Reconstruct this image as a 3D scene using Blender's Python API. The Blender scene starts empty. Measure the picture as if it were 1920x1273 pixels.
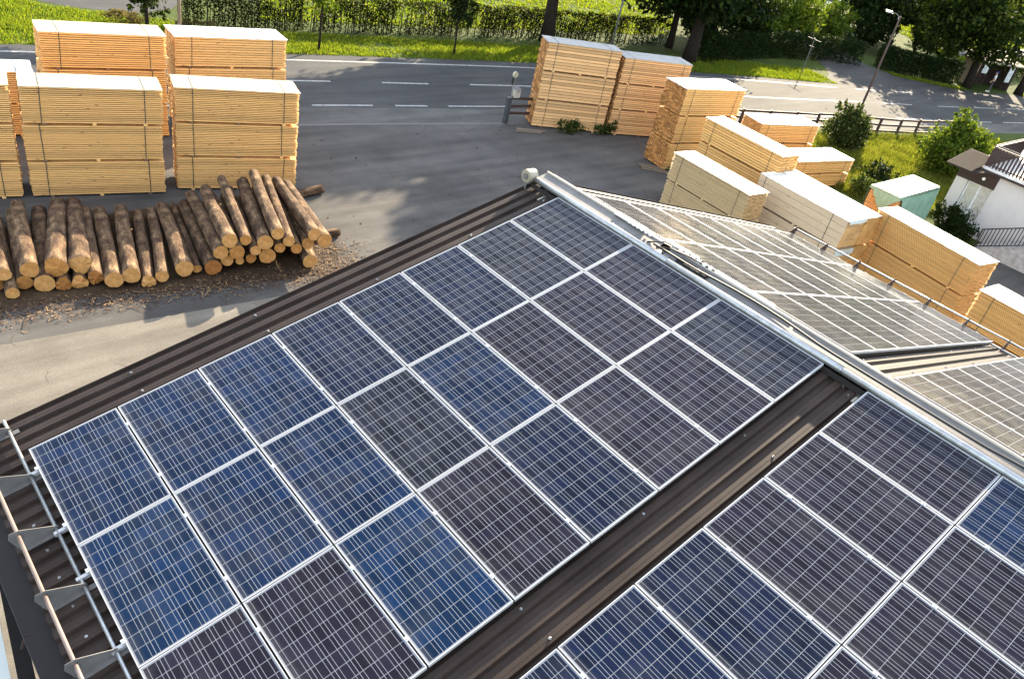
import bpy, math, random
from mathutils import Vector, Matrix
R = math.radians
SC = bpy.context.scene
COL = SC.collection

# ------------------------------------------------------------------ camera, sky, sun, exposure
cd = bpy.data.cameras.new('camera')
cd.sensor_width = 36.0
cd.lens = 28.43
cd.clip_start = 0.1
cd.clip_end = 4000
cam = bpy.data.objects.new('camera', cd)
COL.objects.link(cam)
cam.matrix_world = Matrix(((0.744871, 0.233462, -0.625030, -9.4313),
                           (-0.638857, 0.519737, -0.567217, -8.0342),
                           (0.192428, 0.821808, 0.536286, 12.1406),
                           (0, 0, 0, 1)))
SC.camera = cam
SUN_AZ, SUN_EL = 27.0, 22.5
w = bpy.data.worlds.new('World')
SC.world = w
w.use_nodes = True
wn = w.node_tree
bg = wn.nodes['Background']
sky = wn.nodes.new('ShaderNodeTexSky')
sky.sky_type = 'NISHITA'
sky.sun_disc = False
sky.sun_elevation = R(SUN_EL)
sky.sun_rotation = R(90 - SUN_AZ)
sky.air_density = 1.0
sky.dust_density = 0.6
# bright cloud veil added over the whole unseen sky to fill shaded faces
wtc = wn.nodes.new('ShaderNodeTexCoord'); wnz = wn.nodes.new('ShaderNodeTexNoise')
wnz.inputs['Scale'].default_value = 2.2; wnz.inputs['Detail'].default_value = 5
wn.links.new(wtc.outputs['Generated'], wnz.inputs['Vector'])
wr = wn.nodes.new('ShaderNodeValToRGB'); wn.links.new(wnz.outputs[0], wr.inputs[0])
wr.color_ramp.elements[0].position = .25; wr.color_ramp.elements[0].color = (1.5, 1.52, 1.57, 1)
wr.color_ramp.elements[1].position = .7; wr.color_ramp.elements[1].color = (3.3, 3.15, 2.85, 1)
wa = wn.nodes.new('ShaderNodeMix'); wa.data_type = 'RGBA'; wa.blend_type = 'ADD'; wa.inputs[0].default_value = 1.0
wn.links.new(sky.outputs[0], wa.inputs[6]); wn.links.new(wr.outputs[0], wa.inputs[7])
wn.links.new(wa.outputs[2], bg.inputs[0])
bg.inputs[1].default_value = 0.10
sd = bpy.data.lights.new('sun', 'SUN')
sd.energy = 5.0
sd.angle = R(0.55)
sd.color = (1.0, 0.84, 0.60)
sun = bpy.data.objects.new('sun', sd)
COL.objects.link(sun)
ce = math.cos(R(SUN_EL))
sdir = Vector((-ce * math.cos(R(SUN_AZ)), -ce * math.sin(R(SUN_AZ)), -math.sin(R(SUN_EL))))
sun.rotation_euler = sdir.to_track_quat('-Z', 'Y').to_euler()
vs = SC.view_settings
vs.view_transform = 'Standard'
vs.look = 'None'
vs.gamma = 1.0
vs.exposure = 2.2
vs.use_curve_mapping = False

# ------------------------------------------------------------------ helpers
class MB:
    """collects boxes, tubes, quads; build() links them as ONE mesh object"""
    def __init__(s):
        s.v = []; s.f = []; s.m = []; s.mi = 0
    def quad(s, *p):
        n = len(s.v); s.v += [tuple(q) for q in p]; s.f.append(tuple(range(n, n + len(p)))); s.m.append(s.mi)
    def box(s, x0, y0, z0, x1, y1, z1, M=None):
        c = [(x0, y0, z0), (x1, y0, z0), (x1, y1, z0), (x0, y1, z0), (x0, y0, z1), (x1, y0, z1), (x1, y1, z1), (x0, y1, z1)]
        if M is not None: c = [tuple(M @ Vector(p)) for p in c]
        n = len(s.v); s.v += c
        for f in ((3, 2, 1, 0), (4, 5, 6, 7), (0, 1, 5, 4), (1, 2, 6, 5), (2, 3, 7, 6), (3, 0, 4, 7)):
            s.f.append(tuple(n + i for i in f)); s.m.append(s.mi)
    def bar(s, a, b, wd, ht=None, up=(0, 0, 1)):
        a = Vector(a); b = Vector(b); d = b - a; L = d.length; d.normalize()
        ht = wd if ht is None else ht
        u = Vector(up)
        if abs(d.dot(u)) > .98: u = Vector((1, 0, 0))
        x = d.cross(u).normalized(); z = x.cross(d)
        M = Matrix((x, d, z)).transposed().to_4x4(); M.translation = a
        s.box(-wd / 2, 0, -ht / 2, wd / 2, L, ht / 2, M)
    def tube(s, pts, rad, n=8, cap=True):
        pts = [Vector(p) for p in pts]
        if not hasattr(rad, '__len__'): rad = [rad] * len(pts)
        rings = []
        px = None
        for i, p in enumerate(pts):
            d = (pts[min(i + 1, len(pts) - 1)] - pts[max(i - 1, 0)]).normalized()
            if px is None:
                u = Vector((0, 0, 1)) if abs(d.z) < .95 else Vector((1, 0, 0))
                px = d.cross(u).normalized()
            else:
                px = (px - d * px.dot(d)).normalized()
            py = d.cross(px)
            k = len(s.v)
            for j in range(n):
                a = 2 * math.pi * j / n
                s.v.append(tuple(p + (px * math.cos(a) + py * math.sin(a)) * rad[i]))
            rings.append(k)
        for i in range(len(rings) - 1):
            a, b = rings[i], rings[i + 1]
            for j in range(n):
                s.f.append((a + j, a + (j + 1) % n, b + (j + 1) % n, b + j)); s.m.append(s.mi)
        if cap:
            s.f.append(tuple(rings[0] + j for j in reversed(range(n)))); s.m.append(s.mi)
            s.f.append(tuple(rings[-1] + j for j in range(n))); s.m.append(s.mi)
    def prism(s, poly, a, b):
        """poly: list of points (3D) extruded by vector from a to b offsets"""
        n = len(s.v); k = len(poly)
        s.v += [tuple(Vector(p) + Vector(a)) for p in poly] + [tuple(Vector(p) + Vector(b)) for p in poly]
        s.f.append(tuple(n + i for i in reversed(range(k)))); s.m.append(s.mi)
        s.f.append(tuple(n + k + i for i in range(k))); s.m.append(s.mi)
        for i in range(k):
            j = (i + 1) % k
            s.f.append((n + i, n + j, n + k + j, n + k + i)); s.m.append(s.mi)
    def mesh(s, name, mat, smooth=False):
        me = bpy.data.meshes.new(name)
        me.from_pydata(s.v, [], s.f)
        for m in (mat if isinstance(mat, (list, tuple)) else [mat]): me.materials.append(m)
        if any(s.m): me.polygons.foreach_set('material_index', s.m)
        if smooth: me.polygons.foreach_set('use_smooth', [True] * len(me.polygons))
        me.update()
        return me
    def build(s, name, mat, parent=None, smooth=False):
        return link(name, s.mesh(name, mat, smooth), parent)

def link(name, me, parent=None):
    o = bpy.data.objects.new(name, me)
    COL.objects.link(o)
    if parent is not None: o.parent = parent
    return o
def tag(o, label=None, cat=None, group=None, kind=None):
    if label: o['label'] = label
    if cat: o['category'] = cat
    if group: o['group'] = group
    if kind: o['kind'] = kind
    return o
def empty(name, loc=(0, 0, 0), rz=0.0):
    o = bpy.data.objects.new(name, None)
    o.empty_display_size = .2
    o.location = loc; o.rotation_euler = (0, 0, rz)
    COL.objects.link(o)
    return o

# ------------------------------------------------------------------ materials
class NT:
    def __init__(s, name):
        s.mat = bpy.data.materials.new(name); s.mat.use_nodes = True
        s.t = s.mat.node_tree; s.b = s.t.nodes['Principled BSDF']
        s._tc = None
    def n(s, typ, **k):
        d = s.t.nodes.new('ShaderNode' + typ)
        for a, b in k.items(): setattr(d, a, b)
        return d
    def l(s, a, b): s.t.links.new(a, b)
    def tc(s, which='Object'):
        if s._tc is None: s._tc = s.n('TexCoord')
        return s._tc.outputs[which]
    def put(s, sock, v):
        if hasattr(v, 'is_linked') or isinstance(v, bpy.types.NodeSocket): s.l(v, sock)
        else: sock.default_value = v
    def math(s, op, a, b=0.0, c=None):
        d = s.n('Math', operation=op)
        s.put(d.inputs[0], a); s.put(d.inputs[1], b)
        if c is not None: s.put(d.inputs[2], c)
        return d.outputs[0]
    def noise(s, scale, detail=3, rough=.55, stretch=None, vec=None, out=0):
        v = s.tc() if vec is None else vec
        if stretch:
            mp = s.n('Mapping'); s.l(v, mp.inputs[0]); mp.inputs['Scale'].default_value = stretch; v = mp.outputs[0]
        d = s.n('TexNoise'); s.l(v, d.inputs['Vector'])
        d.inputs['Scale'].default_value = scale; d.inputs['Detail'].default_value = detail; d.inputs['Roughness'].default_value = rough
        return d.outputs[out]
    def ramp(s, fac, stops):
        d = s.n('ValToRGB'); s.l(fac, d.inputs[0])
        e = d.color_ramp.elements
        while len(e) < len(stops): e.new(.5)
        for x, (p, c) in zip(e, stops): x.position = p; x.color = (*c, 1) if len(c) == 3 else c
        return d.outputs[0]
    def mix(s, fac, a, b, mode='MIX'):
        d = s.n('Mix', data_type='RGBA', blend_type=mode)
        s.put(d.inputs[0], fac)
        for k, v in ((6, a), (7, b)):
            if isinstance(v, bpy.types.NodeSocket): s.l(v, d.inputs[k])
            else: d.inputs[k].default_value = (*v, 1)
        return d.outputs[2]
    def island(s): return s.n('NewGeometry').outputs['Random Per Island']
    def bump(s, h, strength=.3, dist=.02):
        d = s.n('Bump'); s.l(h, d.inputs['Height']); d.inputs['Strength'].default_value = strength; d.inputs['Distance'].default_value = dist
        s.l(d.outputs[0], s.b.inputs['Normal'])
    def base(s, c):
        if isinstance(c, bpy.types.NodeSocket): s.l(c, s.b.inputs['Base Color'])
        else: s.b.inputs['Base Color'].default_value = (*c, 1)
    def rough(s, r): s.put(s.b.inputs['Roughness'], r)
    def metal(s, m): s.b.inputs['Metallic'].default_value = m
    def spec(s, v): s.b.inputs['Specular IOR Level'].default_value = v

def simple(name, c, rough=.6, metal=0.0, var=.25, scale=6.0, spec=.4):
    m = NT(name)
    nz = m.noise(scale, 4)
    m.base(m.ramp(nz, [(.25, tuple(x * (1 - var) for x in c)), (.75, tuple(min(1, x * (1 + var)) for x in c))]))
    m.rough(rough); m.metal(metal); m.spec(spec)
    return m.mat

def wood_mat(name, c, dark, var=.22, knots=True):
    m = NT(name)
    isl = m.island()
    g = m.noise(9, 4, .6, (0.35, 6, 9))
    col = m.ramp(g, [(.3, tuple(x * .80 for x in c)), (.7, tuple(min(1, x * 1.1) for x in c))])
    k = m.ramp(isl, [(0, (1 - var,) * 3), (.55, (1, 1, 1)), (1, (1 + .0, 1.0, 1.0))])
    col = m.mix(1.0, col, k, 'MULTIPLY')
    if knots:
        v = m.n('TexVoronoi'); mp = m.n('Mapping'); m.l(m.tc(), mp.inputs[0]); mp.inputs['Scale'].default_value = (2.2, 9, 9)
        m.l(mp.outputs[0], v.inputs['Vector']); v.inputs['Scale'].default_value = 1.0
        kf = m.math('LESS_THAN', v.outputs['Distance'], .12)
        col = m.mix(m.math('MULTIPLY', kf, .75), col, dark)
    m.base(col); m.rough(.72); m.spec(.25)
    return m.mat

WOOD_PALE = wood_mat('pale_spruce', (.77, .45, .165), (.16, .07, .03))
WOOD_HONEY = wood_mat('honey_spruce', (.76, .43, .145), (.17, .07, .02))
WOOD_ORANGE = wood_mat('orange_larch', (.74, .44, .195), (.20, .06, .02), .42)
WOOD_BEAM = wood_mat('planed_beam', (.60, .46, .30), (.28, .15, .07), .10)
WOOD_GREY = wood_mat('weathered_boards', (.62, .45, .24), (.14, .07, .03), .2)
BEARER = simple('bearer_timber', (.16, .09, .05), .8)
def end_mat(name, c):
    m = NT(name)
    isl = m.island()
    col = m.ramp(isl, [(0, tuple(x * .5 for x in c)), (.45, tuple(x * .8 for x in c)), (.8, c), (1, tuple(min(1, x * 1.4) for x in c))])
    g = m.noise(16, 3, .6)
    col = m.mix(.6, col, m.ramp(g, [(.3, (.6, .55, .5)), (.7, (1, 1, 1))]), 'MULTIPLY')
    m.base(col); m.rough(.85); m.spec(.15)
    return m.mat
END_ORANGE = end_mat('orange_end_grain', (.44, .20, .065))
END_HONEY = wood_mat('honey_end_grain', (.62, .35, .12), (.3, .14, .04), .3, False)
END_PALE = wood_mat('pale_end_grain', (.62, .37, .15), (.3, .14, .04), .3, False)
def cover_mat(name, c):
    m = NT(name)
    a = m.noise(3.0, 4, .6, (.6, 2.2, 1))
    m.base(m.ramp(a, [(.3, tuple(x * .8 for x in c)), (.65, c)]))
    m.rough(m.ramp(m.noise(2.0, 3), [(.3, (.45,) * 3), (.7, (.75,) * 3)])); m.spec(.4)
    m.bump(m.noise(8, 3), .25, .02)
    return m.mat
COVER_WHITE = cover_mat('white_wrapping', (.80, .80, .74))
COVER_WOOD = cover_mat('pale_top_boards', (.46, .37, .25))
COVER_GREY = cover_mat('grey_wrapping', (.33, .33, .315))
STRAP = simple('strap_band', (.03, .045, .035), .5)
FILM = simple('plastic_film', (.55, .62, .58), .25, 0, .15, 14, .6)

def ground_mat(name, c1, c2, c3, sc=1.2, speck=60, rough=.9):
    m = NT(name)
    p = m.tc()
    a = m.noise(sc * .35, 5, .6)
    b = m.noise(speck, 2, .7)
    d = m.noise(sc * .12, 3, .5, (1, 3.2, 1))
    col = m.ramp(a, [(.3, c1), (.5, c2), (.72, c3)])
    col = m.mix(.55, col, m.ramp(b, [(.3, (.45, .45, .45)), (.7, (1, 1, 1))]), 'MULTIPLY')
    col = m.mix(.5, col, m.ramp(d, [(.35, (.62, .62, .63)), (.6, (1, 1, 1))]), 'MULTIPLY')
    mp = m.n('Mapping'); m.l(p, mp.inputs[0]); mp.inputs['Rotation'].default_value = (0, 0, R(-38)); mp.inputs['Scale'].default_value = (.10, 1.1, 1)
    tk = m.n('TexNoise'); m.l(mp.outputs[0], tk.inputs['Vector']); tk.inputs['Scale'].default_value = 1.6; tk.inputs['Detail'].default_value = 4
    col = m.mix(.5, col, m.ramp(tk.outputs[0], [(.38, (.72, .71, .70)), (.5, (1, 1, 1)), (.62, (1.25, 1.24, 1.22))]), 'MULTIPLY')
    # fine cracks
    v = m.n('TexVoronoi', feature='DISTANCE_TO_EDGE'); nz = m.n('TexNoise'); m.l(p, nz.inputs['Vector']); nz.inputs['Scale'].default_value = 1.3
    mv = m.n('Mix', data_type='VECTOR'); mv.inputs[0].default_value = .35; m.l(p, mv.inputs[4]); m.l(nz.outputs['Color'], mv.inputs[5])
    m.l(mv.outputs[1], v.inputs['Vector']); v.inputs['Scale'].default_value = .75
    cr = m.math('LESS_THAN', v.outputs['Distance'], .006)
    cr = m.math('MULTIPLY', cr, m.math('GREATER_THAN', m.noise(.5, 2), .52))
    col = m.mix(m.math('MULTIPLY', cr, .55), col, (.05, .045, .04))
    m.base(col); m.rough(rough); m.spec(.12)
    m.bump(b, .35, .01)
    return m.mat
YARD = ground_mat('yard_asphalt', (.072, .067, .063), (.092, .087, .081), (.12, .111, .101), 1.4)
SLAB = ground_mat('concrete_slab', (.135, .122, .102), (.165, .148, .124), (.19, .172, .145), 1.8, 40)
ROAD = ground_mat('road_asphalt', (.055, .055, .056), (.066, .066, .066), (.084, .082, .078), .8, 80)
APRON = ground_mat('pale_paving', (.09, .088, .083), (.11, .107, .10), (.135, .13, .122), 1.5, 60)
PAINT = simple('road_paint', (.25, .25, .238), .7, 0, .45, 5)
def grass_ground(name, a, b, c):
    m = NT(name)
    n1 = m.noise(.5, 5, .65); n2 = m.noise(22, 3, .7)
    col = m.ramp(n1, [(.3, a), (.52, b), (.72, c)])
    col = m.mix(.6, col, m.ramp(n2, [(.3, (.4, .42, .35)), (.7, (1, 1, 1))]), 'MULTIPLY')
    m.base(col); m.rough(.95); m.spec(.1); m.bump(n2, .8, .05)
    return m.mat
GRASSG = grass_ground('turf', (.035, .055, .010), (.055, .082, .013), (.085, .10, .02))
EARTH = ground_mat('bark_earth', (.035, .022, .014), (.06, .038, .022), (.10, .065, .038), 3, 50)

def leaf_mat(name, stops, trans=.45):
    m = NT(name)
    isl = m.island()
    col = m.ramp(isl, stops)
    m.base(col); m.rough(.6); m.spec(.06)
    tr = m.n('BsdfTranslucent')
    tc = m.mix(1.0, col, (1.5, 1.45, .55), 'MULTIPLY')
    m.l(tc, tr.inputs['Color'])
    mx = m.n('MixShader'); mx.inputs[0].default_value = trans
    m.l(m.b.outputs[0], mx.inputs[1]); m.l(tr.outputs[0], mx.inputs[2])
    m.l(mx.outputs[0], m.t.nodes['Material Output'].inputs['Surface'])
    return m.mat
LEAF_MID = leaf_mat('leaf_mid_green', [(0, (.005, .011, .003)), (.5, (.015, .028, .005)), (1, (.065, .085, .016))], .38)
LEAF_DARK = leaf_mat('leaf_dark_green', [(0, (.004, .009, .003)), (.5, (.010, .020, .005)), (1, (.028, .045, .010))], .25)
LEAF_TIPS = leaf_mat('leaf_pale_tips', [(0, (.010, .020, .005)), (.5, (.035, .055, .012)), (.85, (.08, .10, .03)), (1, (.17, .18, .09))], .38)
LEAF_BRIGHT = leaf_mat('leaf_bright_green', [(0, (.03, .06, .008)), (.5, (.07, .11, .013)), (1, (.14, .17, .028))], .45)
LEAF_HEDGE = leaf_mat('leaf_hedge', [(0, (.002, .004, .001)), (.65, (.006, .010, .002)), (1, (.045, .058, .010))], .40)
LEAF_DRY = leaf_mat('leaf_dry', [(0, (.05, .04, .02)), (.5, (.09, .075, .035)), (1, (.14, .12, .05))], .4)
BLADE = leaf_mat('grass_blade', [(0, (.055, .095, .010)), (.5, (.115, .165, .015)), (1, (.20, .215, .035))], .48)
BLADE_DRY = leaf_mat('meadow_blade', [(0, (.06, .085, .012)), (.5, (.115, .14, .022)), (1, (.21, .20, .06))], .45)
TRUNK = simple('tree_bark', (.020, .015, .011), .95, 0, .45, 9, .1)

def bark_mat():
    m = NT('log_bark')
    a = m.noise(4.2, 6, .72, (1, 1, .4)); b = m.noise(34, 4, .75, (1, 1, .3))
    col = m.ramp(a, [(.30, (.032, .019, .012)), (.46, (.095, .058, .035)), (.58, (.22, .145, .085)), (.72, (.52, .37, .21))])
    col = m.mix(.75, col, m.ramp(b, [(.3, (.30, .28, .27)), (.62, (1.1, 1.05, 1.0))]), 'MULTIPLY')
    oi = m.n('ObjectInfo'); col = m.mix(1.0, col, m.ramp(oi.outputs['Random'], [(0, (.7, .68, .68)), (.6, (1, 1, 1)), (1, (1.0, .96, .9))]), 'MULTIPLY')
    m.base(col); m.rough(.9); m.spec(.2); m.bump(b, .9, .05)
    return m.mat
BARK = bark_mat()
def cut_mat():
    m = NT('cut_log_face')
    oi = m.n('ObjectInfo')
    sx = m.n('SeparateXYZ'); m.l(m.tc(), sx.inputs[0])
    r = m.math('SQRT', m.math('ADD', m.math('MULTIPLY', sx.outputs[0], sx.outputs[0]), m.math('MULTIPLY', sx.outputs[1], sx.outputs[1])))
    r = m.math('ADD', r, m.math('MULTIPLY', m.noise(5, 2), .02))
    ring = m.math('SINE', m.math('MULTIPLY', r, 420))
    col = m.ramp(m.noise(6, 3), [(.3, (.33, .16, .045)), (.7, (.50, .29, .11))])
    col = m.mix(m.math('MULTIPLY', m.math('GREATER_THAN', ring, .3), .25), col, (.38, .20, .07))
    col = m.mix(m.math('LESS_THAN', r, .05), col, (.52, .26, .09))
    col = m.mix(1.0, col, m.ramp(oi.outputs['Random'], [(0, (.55, .42, .32)), (.35, (.85, .75, .62)), (.7, (1, 1, 1))]), 'MULTIPLY')
    m.base(col); m.rough(.8); m.spec(.2)
    return m.mat
CUT = cut_mat()

def roof_mat():
    m = NT('brown_sheet_metal')
    a = m.noise(1.3, 4, .6, (1, 1, 1)); b = m.noise(45, 3, .6)
    col = m.ramp(a, [(.3, (.024, .017, .014)), (.7, (.044, .032, .026))])
    col = m.mix(.5, col, m.ramp(b, [(.35, (.7, .7, .7)), (.7, (1.15, 1.12, 1.1))]), 'MULTIPLY')
    m.base(col); m.rough(.5); m.spec(.12)
    return m.mat
ROOFM = roof_mat()
BROWN = simple('brown_flashing', (.05, .028, .023), .5, 0, .15, 3, .25)
BROWN_DK = simple('dark_flashing', (.010, .008, .008), .55, 0, .2, 3, .2)
GALV = simple('galvanised_steel', (.34, .35, .36), .38, .8, .25, 9)
GALV_DULL = simple('dull_zinc', (.14, .135, .13), .6, .3, .2, 5)
ALU = simple('aluminium_frame', (.42, .42, .42), .4, .2, .06, 8)
COPPER = simple('coppery_pipe', (.27, .20, .175), .45, .6, .15, 5)
CREAM = simple('cream_sheet', (.42, .37, .30), .45, .1, .08, 4)
RUBBER = simple('black_rubber', (.012, .012, .013), .55)
WHITE = simple('white_plastic', (.80, .80, .78), .4, 0, .05)

def cell_mat():
    m = NT('solar_cells')
    sx = m.n('SeparateXYZ'); m.l(m.tc(), sx.inputs[0])
    u = m.math('DIVIDE', m.math('SUBTRACT', sx.outputs[0], .0225), .1575)
    v = m.math('DIVIDE', m.math('SUBTRACT', sx.outputs[1], .0225), .1595)
    fu = m.math('ABSOLUTE', m.math('SUBTRACT', m.math('FRACT', u), .5))
    fv = m.math('ABSOLUTE', m.math('SUBTRACT', m.math('FRACT', v), .5))
    gu = m.math('GREATER_THAN', fu, .4835); gv = m.math('GREATER_THAN', fv, .4835)
    bus = m.math('LESS_THAN', m.math('ABSOLUTE', m.math('SUBTRACT', fu, .25)), .0135)
    ed = m.math('ADD', m.math('ADD', m.math('LESS_THAN', u, 0.0), m.math('GREATER_THAN', u, 6.0)), m.math('ADD', m.math('LESS_THAN', v, 0.0), m.math('GREATER_THAN', v, 10.0)))
    line = m.math('MINIMUM', m.math('ADD', m.math('ADD', gu, gv), m.math('ADD', bus, ed)), 1.0)
    oi = m.n('ObjectInfo')
    cb = m.n('CombineXYZ'); m.l(m.math('FLOOR', u), cb.inputs[0]); m.l(m.math('FLOOR', v), cb.inputs[1]); m.l(m.math('MULTIPLY', oi.outputs['Random'], 97.0), cb.inputs[2])
    wn_ = m.n('TexWhiteNoise', noise_dimensions='3D'); m.l(cb.outputs[0], wn_.inputs['Vector'])
    cell = m.mix(1.0, oi.outputs['Color'], m.ramp(wn_.outputs['Value'], [(0, (.72, .70, .68)), (.6, (1, 1, 1)), (1, (1.25, 1.25, 1.28))]), 'MULTIPLY')
    vo = m.n('TexVoronoi'); m.l(m.tc(), vo.inputs['Vector']); vo.inputs['Scale'].default_value = 70
    cell = m.mix(.3, cell, m.ramp(vo.outputs['Color'], [(.1, (.72, .72, .74)), (.9, (1.25, 1.25, 1.3))]), 'MULTIPLY')
    dust = m.math('GREATER_THAN', m.noise(55, 2, .5), .735)
    cell = m.mix(m.math('MULTIPLY', dust, .12), cell, (.25, .24, .22))
    col = m.mix(line, cell, (.19, .20, .22))
    cd_ = m.n('CombineXYZ'); m.l(sx.outputs[0], cd_.inputs[0]); m.l(sx.outputs[1], cd_.inputs[1]); m.l(m.math('MULTIPLY', oi.outputs['Random'], 31.0), cd_.inputs[2])
    grime = m.math('MULTIPLY', m.math('SUBTRACT', 1.0, m.math('MINIMUM', m.math('DIVIDE', sx.outputs[0], .10), 1.0)), m.noise(14, 4, .6, None, cd_.outputs[0]))
    haze_ = m.math('MULTIPLY', m.math('MAXIMUM', m.math('SUBTRACT', m.noise(2.1, 5, .6, None, cd_.outputs[0]), .45), 0.0), .22)
    drop = m.math('GREATER_THAN', m.noise(9, 3, .75, None, cd_.outputs[0]), .765)
    dirt = m.math('MINIMUM', m.math('ADD', m.math('ADD', m.math('MULTIPLY', grime, .28), haze_), m.math('MULTIPLY', drop, .45)), .8)
    col = m.mix(dirt, col, (.22, .21, .19))
    m.base(col); m.spec(.09)
    m.rough(m.ramp(m.noise(3, 4), [(.3, (.10,) * 3), (.7, (.17,) * 3)]))
    return m.mat
CELLS = cell_mat()
PLASTER = simple('white_plaster', (.50, .48, .45), .9, 0, .05, 2.5)
DARKWOOD = simple('dark_stained_wood', (.028, .013, .010), .6, 0, .3, 12)
TILE = simple('old_roof_shingle', (.042, .034, .029), .95, 0, .8, 22, .1)
CONC = simple('rough_concrete', (.34, .33, .31), .9, 0, .3, 5)
IRON = simple('dark_iron', (.03, .026, .026), .5, .3)
FENCEWOOD = simple('brown_fence_wood', (.05, .026, .02), .7, 0, .3, 10)
TARP = cover_mat('green_tarpaulin', (.19, .32, .23))
POLE = simple('grey_pole_paint', (.22, .22, .22), .5, .3)
WOODPOLE = simple('brown_wood_pole', (.07, .045, .035), .8)
def glass_mat():
    m = NT('window_glass'); m.base((.03, .035, .035)); m.rough(.06); m.spec(.6); return m.mat
GLASS = glass_mat()
CURTAIN = simple('curtain_behind_glass', (.42, .40, .34), .35, 0, .25, 5, .6)

# ------------------------------------------------------------------ ground, road, lawns
def sheet(name, pts, z, mat, kind='structure'):
    m = MB(); m.quad(*[(x, y, z) for x, y in pts])
    return tag(m.build(name, mat), kind=kind)
def smooth_line(pts, n=6):
    out = []
    P = [pts[0]] + list(pts) + [pts[-1]]
    for i in range(1, len(P) - 2):
        for k in range(n):
            t = k / n
            q = [0.5 * (2 * P[i][a] + (P[i + 1][a] - P[i - 1][a]) * t + (2 * P[i - 1][a] - 5 * P[i][a] + 4 * P[i + 1][a] - P[i + 2][a]) * t * t + (3 * P[i][a] - P[i - 1][a] - 3 * P[i + 1][a] + P[i + 2][a]) * t ** 3) for a in (0, 1)]
            out.append(tuple(q))
    out.append(pts[-1])
    return out
def ribbon(name, left, right, z, mat):
    m = MB()
    n = len(m.v)
    for a, b in zip(left, right): m.v += [(a[0], a[1], z), (b[0], b[1], z)]
    for i in range(len(left) - 1):
        m.f.append((2 * i, 2 * i + 1, 2 * i + 3, 2 * i + 2)); m.m.append(0)
    return m.build(name, mat)
sheet('ground', [(-900, -900), (900, -900), (900, 900), (-900, 900)], 0.0, GRASSG)
FAR = smooth_line([(-40, 34.6), (-20, 32.6), (-1.58, 30.37), (4.56, 29.55), (10.39, 28.63), (17.98, 27.5), (24.71, 26.4), (34.94, 24.3), (43.78, 22.07), (49.6, 20.3), (58.5, 18.0), (72, 15.0), (95, 9.2), (130, -1)], 5)
def off(line, d):
    out = []
    for i, p in enumerate(line):
        a = line[max(i - 1, 0)]; b = line[min(i + 1, len(line) - 1)]
        tx, ty = b[0] - a[0], b[1] - a[1]; L = math.hypot(tx, ty)
        out.append((p[0] + ty / L * d, p[1] - tx / L * d))   # positive = towards the yard
    return out
CTR = smooth_line([(-40, 31.2), (-20, 29.4), (-2, 27.2), (8.88, 25.77), (15.31, 24.69), (22.01, 23.55), (31.6, 21.5), (39.77, 19.39), (50.39, 16.93), (55.81, 15.53), (63.1, 13.9), (70, 12.4), (95, 6.2), (130, -4)], 5)
NEAR = off(CTR, 3.15)
tag(ribbon('road', off(FAR, -0.95), off(CTR, 3.45), .008, ROAD), kind='structure')
tag(ribbon('pavement', off(CTR, 3.45), off(CTR, 5.35), .006, APRON), kind='structure')
def polyat(line, s0, s1):
    out = []; s = 0
    for i in range(len(line) - 1):
        a, b = Vector(line[i]), Vector(line[i + 1]); L = (b - a).length
        if s + L > s0 and s < s1:
            t0 = max(0, (s0 - s) / L); t1 = min(1, (s1 - s) / L)
            p = a.lerp(b, t0)
            if not out: out.append(p)
            out.append(a.lerp(b, t1))
        s += L
    return out
def paint(line, name, segs, wd):
    m = MB()
    for s0, s1 in segs:
        pl = polyat(line, s0, s1)
        if len(pl) < 2: continue
        A = off(pl, -wd / 2); B = off(pl, wd / 2); n = len(m.v)
        for a, b in zip(A, B): m.v += [(a[0], a[1], .012), (b[0], b[1], .012)]
        for i in range(len(A) - 1): m.f.append((n + 2 * i, n + 2 * i + 1, n + 2 * i + 3, n + 2 * i + 2)); m.m.append(0)
    return tag(m.build(name, PAINT), kind='structure')
def arc(line, x):
    s = 0
    for i in range(len(line) - 1):
        a, b = line[i], line[i + 1]; L = math.hypot(b[0] - a[0], b[1] - a[1])
        if b[0] >= x: return s + L * (x - a[0]) / (b[0] - a[0])
        s += L
    return s
xs = lambda line, rows: [(arc(line, a), arc(line, b)) for a, b in rows]
paint(FAR, 'road_edge_line', xs(FAR, [(-39, 50.0), (52, 54.2), (56.2, 58.4)]), .17)
paint(CTR, 'road_centre_line', xs(CTR, [(-39, -34), (-30, -25), (-19, -14), (-8, -3), (2, 5.5), (7.5, 10.9), (13.5, 16.0), (18.4, 49.0), (51, 54), (57, 59.6), (61.5, 64.3), (66, 120)]), .15)
paint(NEAR, 'road_near_line', xs(NEAR, [(-39, -2), (0, 5), (8.4, 11.2), (12.3, 13.9), (15.0, 26.5), (30, 46), (48, 53), (55.4, 58.5), (60, 63.5), (65, 69), (71, 75)]), .15)
yl = off(CTR, 5.35)
YARDP = [(-45, -45), (60, -45), (60, -9), (31.2, -4), (28.6, 3), (27.6, 7), (29.0, 9.5), (29.5, 13.0)] + [p for p in reversed(yl) if p[0] < 29.0 and p[0] > -44]
sheet('yard', YARDP, .004, YARD)
sheet('concrete_apron', [(-45, -40), (10, -40), (10, 8.75), (4.5, 8.9), (-3.32, 9.43), (-6.66, 9.65), (-12, 10.05), (-45, 12.5)], .010, SLAB)
m = MB()   # drainage channel along the edge of the yard
a = off(CTR, 5.30); b = off(CTR, 5.47)
kk = [i for i, p in enumerate(a) if 4 < p[0] < 17]
for i in kk[:-1]: m.quad((*a[i], .013), (*b[i], .013), (*b[i + 1], .013), (*a[i + 1], .013))
tag(m.build('drain_strip', simple('drain_grate', (.10, .095, .09), .8, 0, .5, 14)), kind='structure')
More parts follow.
